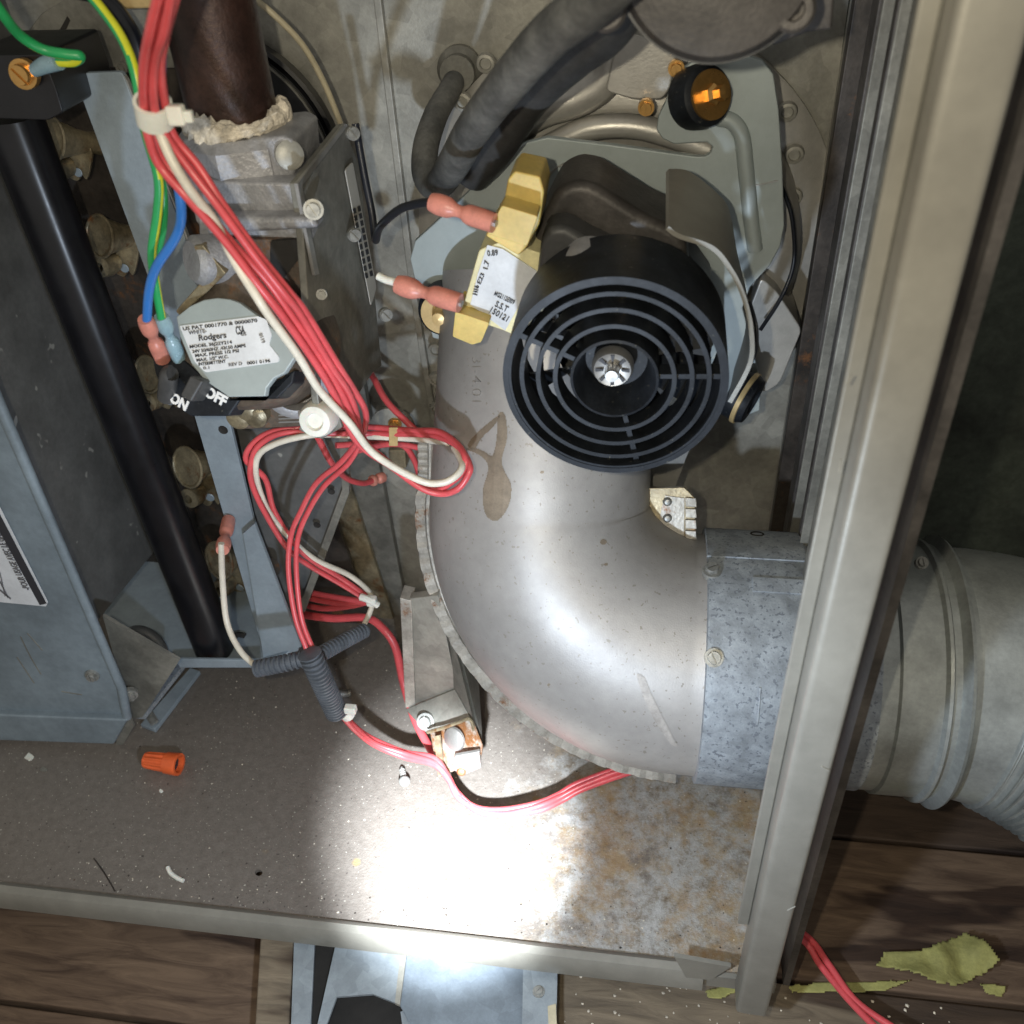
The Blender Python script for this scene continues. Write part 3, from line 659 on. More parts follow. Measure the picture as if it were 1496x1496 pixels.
for (a, b) in ((988, 100),):
    screw(P(a, b, Y=3.87), 12, 'brass', bl, slot=.2)
# motor
fc0 = P(897, 558, Y=2.80)
mt = obj('motor_body', *(lambda: ([], []))(), 'motor', bl) if 0 else slab('motor_body', [(800, 300), (812, 278), (840, 265), (868, 270), (945, 318), (985, 335), (1003, 352), (1006, 400), (1010, 470), (960, 560), (830, 540), (790, 470), (775, 370), (785, 330)], 'motor', bl, Y=3.32, t=.34, rnd=12, bevel=.04)
slab('motor_laminations', [(850, 300), (990, 350), (1040, 420), (1040, 520), (960, 600), (830, 560), (790, 470), (820, 330)], 'motor2', bl, Y=3.64, t=.24, rnd=10, bevel=.02)
slab('motor_endcap', [(790, 350), (800, 333), (825, 330), (860, 350), (950, 392), (970, 440), (900, 520), (820, 500), (782, 420)], 'motor2', bl, Y=3.16, t=.16, rnd=10, bevel=.03)
lathe('bearing_boss', [(.10, 0), (.10, .10), (.085, .15), (.05, .16), (0, .16)], P(862, 385, Y=3.16), (0, -1, .05), 'cast', bl, n=30)
for (a, b) in ((814, 346), (878, 288), (952, 322)):
    lathe('motor_stud', [(.055, 0), (.055, .16), (.04, .18), (0, .18)] if a > 850 else [(.03, 0), (.03, .03), (.022, .035), (0, .02)], P(a, b, Y=3.80 if a > 850 else 3.31), (0, -1, 0), 'cast' if a > 850 else 'dark', bl, n=20)
lathe('motor_shaft', [(.035, 0), (.035, .35)], (fc0[0], 3.3, fc0[2]), (0, -1, 0), 'silver', bl, n=20)
# curved sheet strap right of the fan
fr = catmull([[*P(a, b, Y=3.0)] for a, b in [(975, 333), (992, 345), (1040, 362), (1066, 392), (1085, 430), (1097, 480), (1096, 530), (1066, 588)]], 6)
bk = catmull([[*P(a, b, Y=3.50)] for a, b in [(975, 249), (1005, 253), (1045, 284), (1063, 310), (1074, 370), (1088, 430), (1092, 480), (1075, 540)]], 6)
V, Fc = [], []; n = len(fr)
for i in range(n):
    f_, b_ = Vector(fr[i]), Vector(bk[i]); t = Vector(fr[min(i+1, n-1)])-Vector(fr[max(i-1, 0)]); nn = t.cross(b_-f_).normalized()*.008
    V += [f_+nn, b_+nn, b_-nn, f_-nn]
for i in range(n-1):
    for k in range(4): a = i*4+k; b = i*4+(k+1) % 4; Fc.append([a, b, b+4, a+4])
Fc += [[0, 1, 2, 3], [4*n-4, 4*n-3, 4*n-2, 4*n-1]]
obj('curved_strap', V, Fc, 'paint', bl, smooth=True)
# yellow terminal block
tb = slab('coil_bobbin', [(700, 365), (735, 352), (835, 385), (800, 460), (770, 498), (733, 482), (672, 462), (690, 400)], 'cream', bl, Y=3.22, t=.22, rnd=5, bevel=.02)
slab('terminal_tower', [(742, 262), (752, 250), (789, 258), (795, 280), (788, 328), (770, 362), (757, 374), (709, 345), (724, 320), (735, 300)], 'yellow', tb, Y=3.17, t=.20, rnd=4, bevel=.018)
slab('terminal_ledge', [(733, 300), (786, 316), (770, 360), (712, 342)], 'yellow', tb, Y=3.07, t=.10, rnd=4, bevel=.015)
slab('terminal_foot', [(665, 455), (715, 472), (703, 500), (690, 504), (661, 492)], 'yellow', tb, Y=3.15, t=.18, rnd=3, bevel=.015)
lb = slab('rating_label', [(712, 358), (735, 364), (784, 396), (781, 405), (738, 483), (687, 445), (698, 400)], 'paper', tb, Y=3.213, t=.004)
def ltext(s, a, b, w_, h_, par, Y, mat='ink', th=None, ref=None):
    o = P(a, b, Y=Y); x = P(a+w_[0], b+w_[1], Y=Y)-o; y = P(a+h_[0], b+h_[1], Y=Y)-o
    o_ = text('printed_text', s, o, x, y, 1., mat, par)
    wd = max(v.co.x*0 + (v.co-o).dot(x.normalized()) for v in o_.data.vertices); ht = max((v.co-o).dot((y-x.normalized()*y.dot(x.normalized())).normalized()) for v in o_.data.vertices)
    X = x.normalized(); Yv = (y-X*y.dot(X)).normalized(); n_ = X.cross(Yv)
    kx, ky = x.length/max(wd, 1e-5), y.length/max(ht, 1e-5)
    for v in o_.data.vertices:
        d = v.co-o; v.co = o+X*d.dot(X)*kx+Yv*d.dot(Yv)*ky+n_*d.dot(n_)
    return o_
ltext('MG2112EII09', 721, 431, (29, 14), (3, -6), lb, 3.209)
ltext('S.S.T', 722, 447, (18, 9), (3, -8), lb, 3.209)
ltext('150121', 713, 455, (27, 15), (3, -8), lb, 3.209)
ltext('H16', 697, 432, (3, -14), (-7, -2), lb, 3.209); ltext('E23', 702, 416, (6, -15), (-6, -2), lb, 3.209)
ltext('1.7', 712, 396, (3, -14), (-7, -2), lb, 3.209); ltext('0.89', 712, 374, (16, -1), (-1, -8), lb, 3.209)
# cooling fan with slotted black shroud
fan = thing('cooling_fan', 'black round slotted plastic cooling fan with a bright push nut at its centre', 'fan')
FY = 2.80; fc = P(897, 558, Y=FY); FRr = (P(1062, 558, Y=FY).x-P(732, 558, Y=FY).x)/2
AX = (0, -1, 0); u = FRr/162.
ring('shroud', FRr-.02, FRr, -.34, .0, fc, AX, 'black', fan, 96)
ring('rim_step', 150*u, FRr-.018, -.02, -.004, fc, AX, 'black', fan, 96)
for r_ in (86, 111, 135):
    ring('slotted_ring', (r_-3.5)*u, (r_+3)*u, -.11, -.012, fc, AX, 'black', fan, 80)
hc = fc+Vector((0, .0, 0))
lathe('hub_cup', [(64*u, -.16), (64*u, -.015), (60*u, -.012), (55*u, -.05), (46*u, -.16), (0, -.17)], hc, AX, 'black', fan, n=64)
for ang in (-2, 76, 205):
    a = math.radians(ang); d = Vector((math.cos(a), 0, -math.sin(a))); e = Vector((math.sin(a), 0, math.cos(a)))
    r0, r1 = 60*u, 158*u; o_ = fc+Vector((0, .035, 0))
    slab3('spoke', [o_+d*r0+e*.008, o_+d*r1+e*.010, o_+d*r1-e*.010, o_+d*r0-e*.008], (0, .07, 0), 'black', fan)
nb = 8
for k in range(nb):
    a = 2*math.pi*k/nb+.2; d = Vector((math.cos(a), 0, math.sin(a))); a2 = a+.42; d2 = Vector((math.cos(a2), 0, math.sin(a2)))
    o_ = fc+Vector((0, .14, 0)); o2 = fc+Vector((0, .27, 0))
    slab3('blade', [o_+d*(60*u), o_+d*(140*u), o2+d2*(142*u), o2+d2*(60*u)], (.006, .006, .006), 'black', fan)
lathe('back_plate', [(0, -.275), (98*u, -.275), (98*u, -.29), (0, -.29)], fc, AX, 'motor2', fan, n=60)
hn = fc+Vector((-.005, .105, .075))*1
hn = fc+Vector((-.01, .10, .0))
pn = lathe('push_nut', [(0, -.02), (31*u, -.02), (31*u, .0), (27*u, .022), (14*u, .010), (0, .010)], hn, AX, 'silver', fan, n=40)
for k in range(8):
    a = 2*math.pi*k/8; d = Vector((math.cos(a), 0, math.sin(a))); e = Vector((-math.sin(a), 0, math.cos(a))); o_ = hn+Vector((0, -.024, 0))
    slab3('nut_slot', [o_+d*(13*u)+e*.003, o_+d*(25*u)+e*.007, o_+d*(25*u)-e*.007, o_+d*(13*u)-e*.003], (0, .012, 0), 'ink', pn)
lathe('shaft_end', [(11*u, 0), (11*u, .055), (9*u, .066), (0, .067)], hn, AX, 'silver', fan, n=24)

# pressure switch at the top and the rubber hose
ps = thing('pressure_switch', 'large dark grey round pressure switch cut off by the top edge of the photo', 'pressure switch')
pc = P(1052, -75, Y=2.75); rr_ = (P(1205, -60, Y=2.75)-pc).length
lathe('switch_body', [(rr_*.96, -.16), (rr_, -.14), (rr_, 0), (rr_*.93, .035), (rr_*.6, .05), (0, .055)], pc, (0, -1, .1), 'motor', ps, n=72)
ring('switch_rim', rr_*.93, rr_*1.03, -.06, -.02, pc, (0, -1, .1), 'motor2', ps, 72)
for (a, b) in ((886, 12), (1158, 12)):
    q = P(a, b, Y=2.74); e = lathe('screw_ear', [(.055, -.14), (.055, .03), (.045, .04), (.028, .04), (.026, .02), (0, .02)], q, (0, -1, .1), 'motor', ps, n=24)
    lathe('ear_screw', [(0, .026), (.018, .024), (.02, .012)], q, (0, -1, .1), 'dark', e, n=6, smooth=False)
slab('switch_bracket', [(1090, 0), (1222, -30), (1216, 44), (1180, 48), (1130, 68), (1090, 40)], 'motor', ps, Y=2.98, t=.05, bevel=.01)
slab('raised_line', [(1008, 53), (1074, -20), (1080, -20), (1012, 57)], 'motor2', ps, Y=2.69, t=.02)
slab('mounting_foot', [(1005, 55), (1085, 55), (1070, 86), (1045, 96), (1012, 92), (1000, 80)], 'black', ps, Y=3.5, t=.1, rnd=8, bevel=.02)
ho = thing('rubber_hose', 'dusty black rubber hose looping from a port on the back panel up to the top', 'hose')
hs = [(672, 103, 4.38), (655, 135, 4.22), (636, 170, 4.08), (622, 215, 3.95), (622, 255, 3.84), (638, 272, 3.74), (662, 240, 3.55), (690, 190, 3.32), (735, 130, 3.08), (800, 55, 2.82), (870, 0, 2.62), (930, -60, 2.45)]
wd = [30, 33, 36, 38, 40, 42, 48, 52, 58, 66, 72, 78]
hp_ = [W(h) for h in hs]; sweep('hose_tube', hp_, [px2u(k*.5, p) for k, p in zip(wd, hp_)], 'rubber', ho, sides=28, sub=8)
lathe('hose_port', [(.10, 0), (.10, .03), (.075, .05), (.075, .09), (0, .09)], P(673, 100, Y=4.38), (0, -1, 0), 'galvdark', ho, n=30)
h2 = thing('black_hose', 'thin shaded black hose crossing behind the dusty rubber hose', 'hose')
sweep('hose_tube', [W(q) for q in [(690, 250, 3.86), (720, 215, 3.75), (770, 140, 3.55), (830, 80, 3.3), (885, 35, 3.1), (920, -30, 2.95)]], .085, 'motor2', h2, sides=22, sub=8)

# ================================================================== gas valve
gv = thing('gas_valve', 'gas valve with round regulator cap, white rating label and black on off switch', 'gas valve')
# side plate
va, vb, vc, vd, ve, vf = P(434, 268, Y=3.10), P(500, 181, Y=3.62), P(524, 245, Y=3.62), P(558, 535, Y=3.62), P(492, 622, Y=3.12), P(441, 300, Y=3.10)
n_ = (vb-va).cross(ve-va).normalized(); n_ = n_ if n_.x > 0 else -n_
def onpl(a, b, lift=0): return PN(a, b, va+n_*lift, n_)
sp = slab3('side_cover', [onpl(a, b) for a, b in [(434, 268), (502, 181), (524, 240), (545, 400), (558, 535), (545, 545), (495, 620), (470, 620), (455, 500), (442, 320)]], -n_*.03, 'galvdark', gv, bevel=.006)
slab3('cover_edge', [onpl(a, b, .004) for a, b in [(430, 268), (500, 180), (504, 183), (437, 271), (446, 320), (462, 400), (456, 402), (440, 322)]], n_*.012, 'silver', gv)
sticker = slab3('side_label', [onpl(a, b, .006) for a, b in rounded([(503, 248), (514, 236), (549, 420), (541, 447)], 4)], n_*.004, 'grey_label', gv)
for k in range(10):
    y = 305+k*10.5; x = 515+k*1.95
    for j in range(2):
        slab3('label_print', [onpl(a, b, .0115) for a, b in [(x+j*7, y-j*3), (x+4+j*7, y-1.7-j*3), (x+5.5+j*7, y+6-j*3), (x+1.5+j*7, y+7.5-j*3)]], n_*.001, 'ink', sticker)
for (a, b) in ((510, 194), (512, 342), (558, 458)): screw(P(a, b, Y=3.52)+n_*.01, 14, 'screw', gv, axis=n_+Vector((0, -1.2, .2)), hexhead=False, washer=False, slot=.6)
# body
body = slab('valve_body', [(296, 262), (352, 266), (436, 268), (444, 320), (452, 350), (448, 392), (392, 396), (318, 384), (292, 372), (288, 310)], 'cast', gv, Y=3.12, t=.44, rnd=7, bevel=.02)
slab('body_rib', [(300, 318), (456, 318), (466, 335), (300, 345)], 'cast', gv, Y=3.05, t=.1, bevel=.02)
slab('lower_body', [(330, 348), (430, 350), (446, 420), (466, 560), (474, 622), (350, 628), (330, 560)], 'rusty', gv, Y=3.10, t=.16, rnd=6, bevel=.02)
hx = P(352, 205, Y=3.36)
lathe('hex_inlet', [(.225, -.26), (.235, -.24), (.235, .02), (.20, .05), (0, .05)], (hx.x, hx.y, hx.z), (0, 0, 1), 'cast', gv, n=8, smooth=False)
slab('inlet_boss', [(356, 204), (412, 198), (428, 206), (432, 252), (424, 264), (368, 268), (356, 258)], 'cast', gv, Y=3.20, t=.30, rnd=6, bevel=.03)
lathe('boss_plug', [(.05, 0), (.05, .02), (.035, .028), (0, .028)], P(418, 214, Y=3.30)+Vector((.04, -.09, 0)), (.5, -.8, .2), 'galv', gv, n=20)
slab('front_pocket', [(395, 352), (440, 350), (447, 365), (412, 410), (395, 405)], 'dark', gv, Y=3.09, t=.02, rnd=3)
for (a, b, r_, Y_) in ((458, 306, 15, 3.04), (470, 430, 8, 3.05)): screw(P(a, b, Y=Y_), r_, 'screw', gv, axis=(.3, -1, .25), hexhead=False, slot=.5)
# regulator drum: front disc faces up-front
rc = P(345, 505, Y=2.88); ra = Vector((-.10, -.86, .50)).normalized()
lathe('regulator_drum', [(.255, -.34), (.255, -.03), (.24, .0)], P(348, 498, Y=2.93), ra, 'rusty', gv, n=40)
def onr(a, b, lift=0): return PN(a, b, rc+ra*lift, ra)
cap = slab3('regulator_cap', [onr(a, b) for a, b in [(257, 463), (277, 447), (297, 438), (317, 435), (336, 437), (350, 442), (377, 462), (401, 483), (420, 500), (430, 523), (416, 545), (400, 553), (389, 567), (387, 579), (334, 580), (300, 557), (280, 533), (262, 490)]], -ra*.03, 'plate', gv, bevel=.005)
vl = slab3('valve_label', [onr(a, b, .004) for a, b in rounded([(262, 476), (377, 462), (389, 467), (397, 490), (393, 503), (408, 522), (407, 529), (300, 544), (284, 528)], 3)], -ra*.003, 'paper2', cap)
def rtext(s, a, b, w_, h_, mat='inkgrey'):
    o = onr(a, b, .006); x = onr(a+w_[0], b+w_[1], .006)-o; y = onr(a+h_[0], b+h_[1], .006)-o
    o_ = text('printed_text', s, o, x, y, 1., mat, vl, ext=.001); X = x.normalized(); Yv = (y-X*y.dot(X)).normalized(); n2 = X.cross(Yv)
    wd_ = max((v.co-o).dot(X) for v in o_.data.vertices); ht = max((v.co-o).dot(Yv) for v in o_.data.vertices)
    for v in o_.data.vertices:
        d = v.co-o; v.co = o+X*d.dot(X)*x.length/wd_+Yv*d.dot(Yv)*y.length/ht+n2*d.dot(n2)
for s, a, b, wx, hy in (('US PAT 0001770 & 0000070', 267, 483, 109, 5), ('WHITE-', 276, 489, 26, 5.5), ('Rodgers', 290, 498, 41, 8.5), ('MODEL 36J22Y214', 277, 509, 62, 4.5), ('24V 50/60HZ .42/.50 AMPS', 281, 516, 78, 4.5), ('MAX. PRESS 1/2 PSI', 285, 522, 64, 4.5), ('MAX. 1/2" W.C.', 287, 528.5, 47, 4.5), ('INTERMITTENT', 290, 534.5, 40, 4.5), ('0.1', 297, 540, 9, 4), ('REV D', 334, 535.5, 20, 4.5), ('0001 0196', 361, 533, 34, 4.5)):
    rtext(s, a, b, (wx, -wx*.115), (-1, -hy), 'ink' if wx > 30 else 'inkgrey')
rtext('CSA', 345, 489, (13, -1.5), (-1, -12), 'ink'); rtext('US', 352, 491, (8, -1), (0, -5)); rtext('0119', 378, 488, (5, 14), (5, -2))
# on off switch
sw = slab3('switch_base', [onr(a, b, -.035) for a, b in [(222, 523), (264, 523), (284, 540), (334, 582), (387, 582), (416, 547), (431, 540), (427, 560), (404, 583), (351, 583), (334, 608), (277, 608), (240, 580), (226, 545)]], -ra*.10, 'black', gv, bevel=.008)
def stext(s, a, b, w_, h_):
    o = onr(a, b, -.033); x = onr(a+w_[0], b+w_[1], -.033)-o; y = onr(a+h_[0], b+h_[1], -.033)-o
    o_ = text('switch_lettering', s, o, x, y, 1., 'whiteink', sw, ext=.002, bold=.045); X = x.normalized(); Yv = (y-X*y.dot(X)).normalized(); n2 = X.cross(Yv)
    wd_ = max((v.co-o).dot(X) for v in o_.data.vertices); ht = max((v.co-o).dot(Yv) for v in o_.data.vertices)
    for v in o_.data.vertices:
        d = v.co-o; k = d.dot(n2); v.co = o+X*d.dot(X)*x.length/wd_+Yv*d.dot(Yv)*y.length/ht+n2*k
    bm = bmesh.new(); bm.from_mesh(o_.data); bm.free()
stext('OFF', 298, 577, (30, 17), (6, -14)); stext('ON', 247, 585, (24, 15), (6, -13))
a0 = onr(237, 560, -.03); sweep('terminal_post', [a0-Vector((0, 0, .06)), onr(247, 549, .02), onr(250, 545, .03)], [.035, .035, .03], 'motor2', gv, sides=14, sub=2)
slab3('switch_lever', [onr(a, b, .05) for a, b in [(262, 578), (277, 548), (297, 556), (278, 588)]], -ra*.10, 'motor2', sw, bevel=.01)
# bottom foot with white cap
slab('foot_bracket', [(436, 628), (455, 596), (495, 606), (500, 625), (470, 642), (455, 638)], 'galvdark', gv, Y=3.02, t=.03, bevel=.005)
wc = P(465, 611, Y=2.99); lathe('white_cap', [(.072, -.05), (.072, .02), (.062, .045), (.036, .05), (.030, .035), (0, .035)], wc, (0, -1, .25), 'nylon', gv, n=30)
lathe('outlet_boss', [(.13, -.2), (.13, .02), (.10, .04), (.085, .04), (.08, -.02), (0, -.02)], P(432, 565, Y=3.04), (.2, -1, .1), 'cast', gv, n=30)
for (a, b) in ((362, 598), (375, 606), (350, 608)): lathe('adjuster_boss', [(.05, -.1), (.05, .02), (.03, .035), (0, .035)], P(a, b, Y=3.07), (0, -1, .1), 'gold', gv, n=20)
for k in range(4): slab('vent_slot', [(407, 601+k*5), (438, 600+k*5), (438, 602+k*5), (407, 603+k*5)], 'silver', gv, Y=3.097, t=.01)
slab('small_strap', [(282, 360), (296, 358), (330, 400), (300, 430), (262, 462), (256, 455), (300, 405)], 'gold', gv, Y=3.0, t=.04, bevel=.006)
lathe('side_elbow', [(.09, -.15), (.09, .02), (.07, .04), (0, .04)], P(295, 380, Y=3.05), (-.6, -.7, .2), 'cast', gv, n=28)
# gas pipe
gp = thing('gas_pipe', 'thick brown steel gas pipe coming down into the gas valve', 'pipe')
base = P(340, 165, Y=3.36)
sweep('pipe_shaft', [base+Vector((0, 0, -.05)), base+Vector((0, 0, .4)), base+Vector((0, 0, 1.6))], [.158, .158, .158], 'pipe', gp, sides=40, sub=3)
# lumpy sealant ring
V, Fc = [], []; nr, ns_ = 64, 14
for i in range(nr):
    a = 2*math.pi*i/nr
    for j in range(ns_):
        t = 2*math.pi*j/ns_; g_ = random.uniform(.7, 1.35); R_ = .168+.026*math.cos(t)*g_; z = .036*math.sin(t)*g_*(1+.5*math.sin(a*3+1))
        V.append(Vector((hx.x, hx.y, hx.z+.075))+Vector((R_*math.cos(a), R_*math.sin(a), z)))
for i in range(nr):
    for j in range(ns_): Fc.append([i*ns_+j, ((i+1) % nr)*ns_+j, ((i+1) % nr)*ns_+(j+1) % ns_, i*ns_+(j+1) % ns_])
obj('sealant_ring', V, Fc, 'sealant', gp)

# ================================================================== left: manifold, brackets, burners
mb = thing('gas_manifold', 'long glossy black square manifold tube running down the left side', 'manifold')
ma, mz = P(24, 190, Y=3.50), P(316, 950, Y=3.50)
t_ = (ma-mz).normalized(); ma = ma+t_*.0
def sqtube(name, a, b, w_, d_, mat, parent, r=.03):
    ax = (b-a).normalized(); s = Vector((1, 0, 0)); s = (s-ax*s.dot(ax)).normalized(); f = ax.cross(s)
    pr = rounded([(-w_, -d_), (w_, -d_), (w_, d_), (-w_, d_)], r*2.4, 5)
    V = [a+s*x+f*y for x, y in pr]+[b+s*x+f*y for x, y in pr]; k = len(pr)
    return obj(name, V, [[i, (i+1) % k, k+(i+1) % k, k+i] for i in range(k)]+[list(range(k))[::-1], [k+i for i in range(k)]], mat, parent, smooth=True)
sqtube('manifold_tube', mz, ma+Vector((0, 0, .05)), .106, .105, 'blackpaint', mb, .04)
slab('end_block', [(-60, 82), (62, 80), (82, 130), (92, 165), (70, 176), (-60, 172)], 'blackpaint', mb, Y=3.30, t=.40, rnd=6, bevel=.02)
screw(P(35, 108, Y=3.27), 21, 'brass', mb, axis=(.05, -1, .1), slot=.7)
V3 = [P(47, 118, Y=3.24), P(62, 100, Y=3.24), P(75, 92, Y=3.24)]
# burner box (insulated) side and front
bb = thing('burner_box', 'blue grey sheet metal box with rating sheet at the far left', 'burner box')
slab('side_panel', [(-40, 60), (75, 60), (240, 790), (145, 897), (178, 1005), (-40, 560)], 'insul', bb, X=-2.95, t=.03) if 0 else slab3('side_panel', [(-2.95, 3.1, .84), (-2.95, 3.36, .80), (-2.95, 4.38, .68), (-2.95, 4.38, 4.2), (-2.95, 3.1, 4.2)], (-.03, 0, 0), 'insul', bb)
fpts = [P(178, 1006, Y=3.06), P(186, 1050, Y=3.06), P(165, 1046, Y=3.06), P(-200, 1036, Y=3.06), P(-200, 260, Y=3.06), P(-26, 520, Y=3.06), P(0, 590, Y=3.06)]
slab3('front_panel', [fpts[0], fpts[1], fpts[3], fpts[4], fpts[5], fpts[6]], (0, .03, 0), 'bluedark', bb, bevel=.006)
sweep('panel_corner_fold', [P(-30, 520, Y=3.05), P(0, 592, Y=3.05), P(90, 800, Y=3.05), P(178, 1006, Y=3.05), P(186, 1048, Y=3.05)], .024, 'bluedark', bb, sides=12, sub=1)
slab('bottom_flange', [(-120, 1040), (186, 1052), (166, 1088), (-120, 1078)], 'bluedark', bb, Y=3.02, t=.05, bevel=.012)
screw(P(135, 987, Y=3.05), 10, 'screw', bb, slot=.0); screw(P(190, 1015, Y=3.12), 11, 'screw', bb, slot=-.1, axis=(.5, -1, 0))
rs = slab('rating_sheet', [(-60, 600), (0, 742), (70, 880), (67, 886), (-60, 874)], 'paper', bb, Y=3.052, t=.003)
slab('printed_bar', [(-20, 720), (0, 752), (68, 882), (58, 884), (0, 778), (-20, 745)], 'ink', rs, Y=3.0485, t=.001)
for k, (a, b, l) in enumerate(((44, 862, 70), (12, 812, 20), (-2, 790, 22))):
    pass
ltext('-POUR USAGE AVEC LE GAZ NATUREL', 44, 862, (-62, -118), (-2, 6), rs, 3.0475, 'inkgrey')
for k in range(3): slab('printed_rule', [(0, 835+k*13), (28+k*4-20, 872+k*2-2), (27+k*4-20, 874+k*2-2), (-1, 837+k*13)], 'inkgrey', rs, Y=3.0485, t=.001)
# small rail at the corner foot
fr_ = thing('corner_rail', 'folded steel rail with threaded screw on the pan at the corner of the box', 'rail')
slab('rail_plate', [(150, 900), (262, 965), (208, 1048), (182, 1052), (178, 1000)], 'galvdark', fr_, Y=3.16, t=.02)
ra0, ra1, rb0, rb1 = P(222, 1060, Z=.03), P(290, 978, Z=.03), P(205, 1045, Z=.12), P(262, 972, Z=.12)
slab3('rail_foot', [P(205, 1058, Z=.035), P(226, 1066, Z=.035), P(292, 980, Z=.035), P(278, 975, Z=.035)], (0, 0, -.03), 'bluegrey', fr_, bevel=.004)
slab3('rail_web', [P(187, 1044, Z=.20), P(210, 1046, Z=.20), P(268, 972, Z=.20), P(245, 965, Z=.20)], (0, 0, -.03), 'collar', fr_)
slab('rail_end', [(170, 1072), (185, 1042), (195, 1062), (180, 1088), (170, 1088)], 'galvdark', fr_, Y=3.08, t=.02)
s0 = P(216, 1040, Z=.10); s1 = P(226, 1056, Z=.07); V3, rr2 = [], []
for i in range(41): t = i/40; V3.append(s0.lerp(s1, t)); rr2.append(.020+(.006 if i % 4 < 2 else 0))
sweep('threaded_screw', V3, rr2, 'screw', fr_, sides=12, sub=1)
# shelf bracket the manifold stands on
sh = thing('manifold_bracket', 'blue grey shelf bracket holding the foot of the black manifold', 'bracket')
slab('shelf', [(150, 897), (232, 793), (345, 800), (440, 940), (392, 972), (258, 968), (240, 955)], 'bluegrey', sh, Z=.44, t=.02, bevel=.004)
slab('shelf_fold', [(256, 963), (385, 965), (383, 976), (262, 976)], 'bluegrey', sh, Y=3.335, t=.02, bevel=.006)
sweep('slot_edge', [P(a, b, Z=.445) for a, b in [(276, 925), (290, 927), (300, 938)]], .018, 'dark', sh, sides=8)
sweep('slot_edge', [P(a, b, Z=.445) for a, b in [(358, 929), (346, 928), (338, 938)]], .018, 'dark', sh, sides=8)
slab('shelf_leg', [(355, 780), (372, 765), (440, 945), (385, 960)], 'bluegrey', sh, Y=3.46, t=.02)
# strap
st = thing('blue_grey_strap', 'blue grey flat steel strap running down behind the gas valve', 'strap')
slab('strap_face', rounded([(106, 107), (178, 105), (270, 345), (375, 780), (437, 952), (386, 957), (283, 605), (226, 432)], 5), 'bluegrey', st, Y=3.52, t=.025, bevel=.004)
slab('strap_edge', [(178, 106), (186, 118), (276, 352), (268, 360)], 'silver', st, Y=3.525, t=.02)
lathe('strap_hole', [(0, .001), (.018, .001), (.022, .004), (.024, 0)], P(326, 628, Y=3.52), AX, 'dark', st, n=16)
slab('brown_smudge', smooth_loop([(372, 822), (380, 816), (404, 818), (408, 838), (392, 842), (375, 838)], 3), 'brownpanel', st, Y=3.517, t=.002)
# support panel
sv = thing('valve_support_panel', 'dark grey steel panel standing behind the wire loops under the gas valve', 'panel')
slab('panel_sheet', [(345, 625), (500, 628), (508, 700), (440, 895), (405, 905)], 'insul', sv, Y=3.66, t=.03, bevel=.005)
slab('panel_rim', [(495, 640), (508, 640), (510, 720), (445, 895), (436, 890), (500, 715)], 'galvdark', sv, Y=3.62, t=.04)
for (a, b) in ((484, 718), (463, 767)): lathe('panel_hole', [(0, .001), (.014, .001), (.018, .003), (.02, 0)], P(a, b, Y=3.618), AX, 'dark', sv, n=12)
# brown heat exchanger panel behind the burners
hx_ = thing('burner_backing', 'heat-stained brown panel with galvanized top behind the burners', 'panel')
slab('stained_panel', [(60, 90), (250, 60), (560, 960), (230, 960)], 'brownpanel', hx_, Y=4.20, t=.03)
slab('galvanized_top', rounded([(28, 62), (60, 20), (110, -10), (250, -10), (262, 100), (110, 98), (40, 90)], 6), 'galvdark', hx_, Y=3.95, t=.03, bevel=.005)
slab('square_notch', [(60, 60), (88, 42), (98, 24), (102, 30), (92, 52), (88, 60)], 'dark', hx_, Y=3.946, t=.003)
slab('tan_cover', [(155, -20), (250, -20), (250, 12), (172, 14)], 'tan', hx_, Y=3.7, t=.03, bevel=.01)
screw(P(178, 100, Y=3.93), 9, 'galvdark', hx_)
dr = thing('draft_opening', 'black round gasketed opening on the back panel behind the brown pipe', 'gasket')
oc = P(330, 235, Y=4.36); ro = (P(505, 235, Y=4.36)-oc).length
lathe('opening_disc', [(0, .02), (ro*.86, .02), (ro*.88, .05), (ro*.93, .05), (ro*.95, .03), (ro*.97, .06), (ro, .055), (ro, 0)], oc, AX, 'blackpaint', dr, n=80)
ring('gasket_line', ro*.90, ro*.915, .05, .065, oc, AX, 'galvdark', dr, 80)

def burner(px, py, s, label):
    b = thing('burner', label, 'burner', 'burners in a column behind the manifold')
    Y = 3.92; p = P(px, py, Y=Y); k = px2u(s, p)/30.
    ax = Vector((-.35, -.75, .30)).normalized()
    lathe('burner_bell', [(34*k, .05), (32*k, .055), (27*k, .0), (20*k, -.06), (17*k, -.12), (20*k, -.22)], p, ax, 'gold', b, n=30)
    sweep('bell_lip', [p+ax*.052+(ax.cross(Vector((0, 0, 1))).normalized()*math.cos(a)+ax.cross(ax.cross(Vector((0, 0, 1)))).normalized()*math.sin(a))*33*k for a in [2*math.pi*i/24 for i in range(25)]], 2.6*k, 'gold', b, sides=8, sub=1)
    sc = s/30.
    def q(a, c): return (px+a*sc, py+c*sc)
    slab('burner_flange', smooth_loop([q(-14, 22), q(6, 30), q(14, 20), q(30, 6), q(46, 16), q(44, 44), q(38, 64), q(30, 56), q(24, 66), q(12, 62), q(-2, 50), q(-16, 40)], 3), 'gold', b, Y=3.98, t=.02, bevel=.004)
    lathe('venturi_tube', [(15*k, -.02), (19*k, .03), (17*k, .08), (8*k, .09), (7*k, 0)], P(*q(4, 44), Y=3.95), (-.2, -1, .2), 'gold', b, n=24)
    lathe('orifice_spot', [(0, .004), (7*k, .004), (8*k, 0)], P(*q(24, 52), Y=3.972), AX, 'bluegrey', b, n=16)
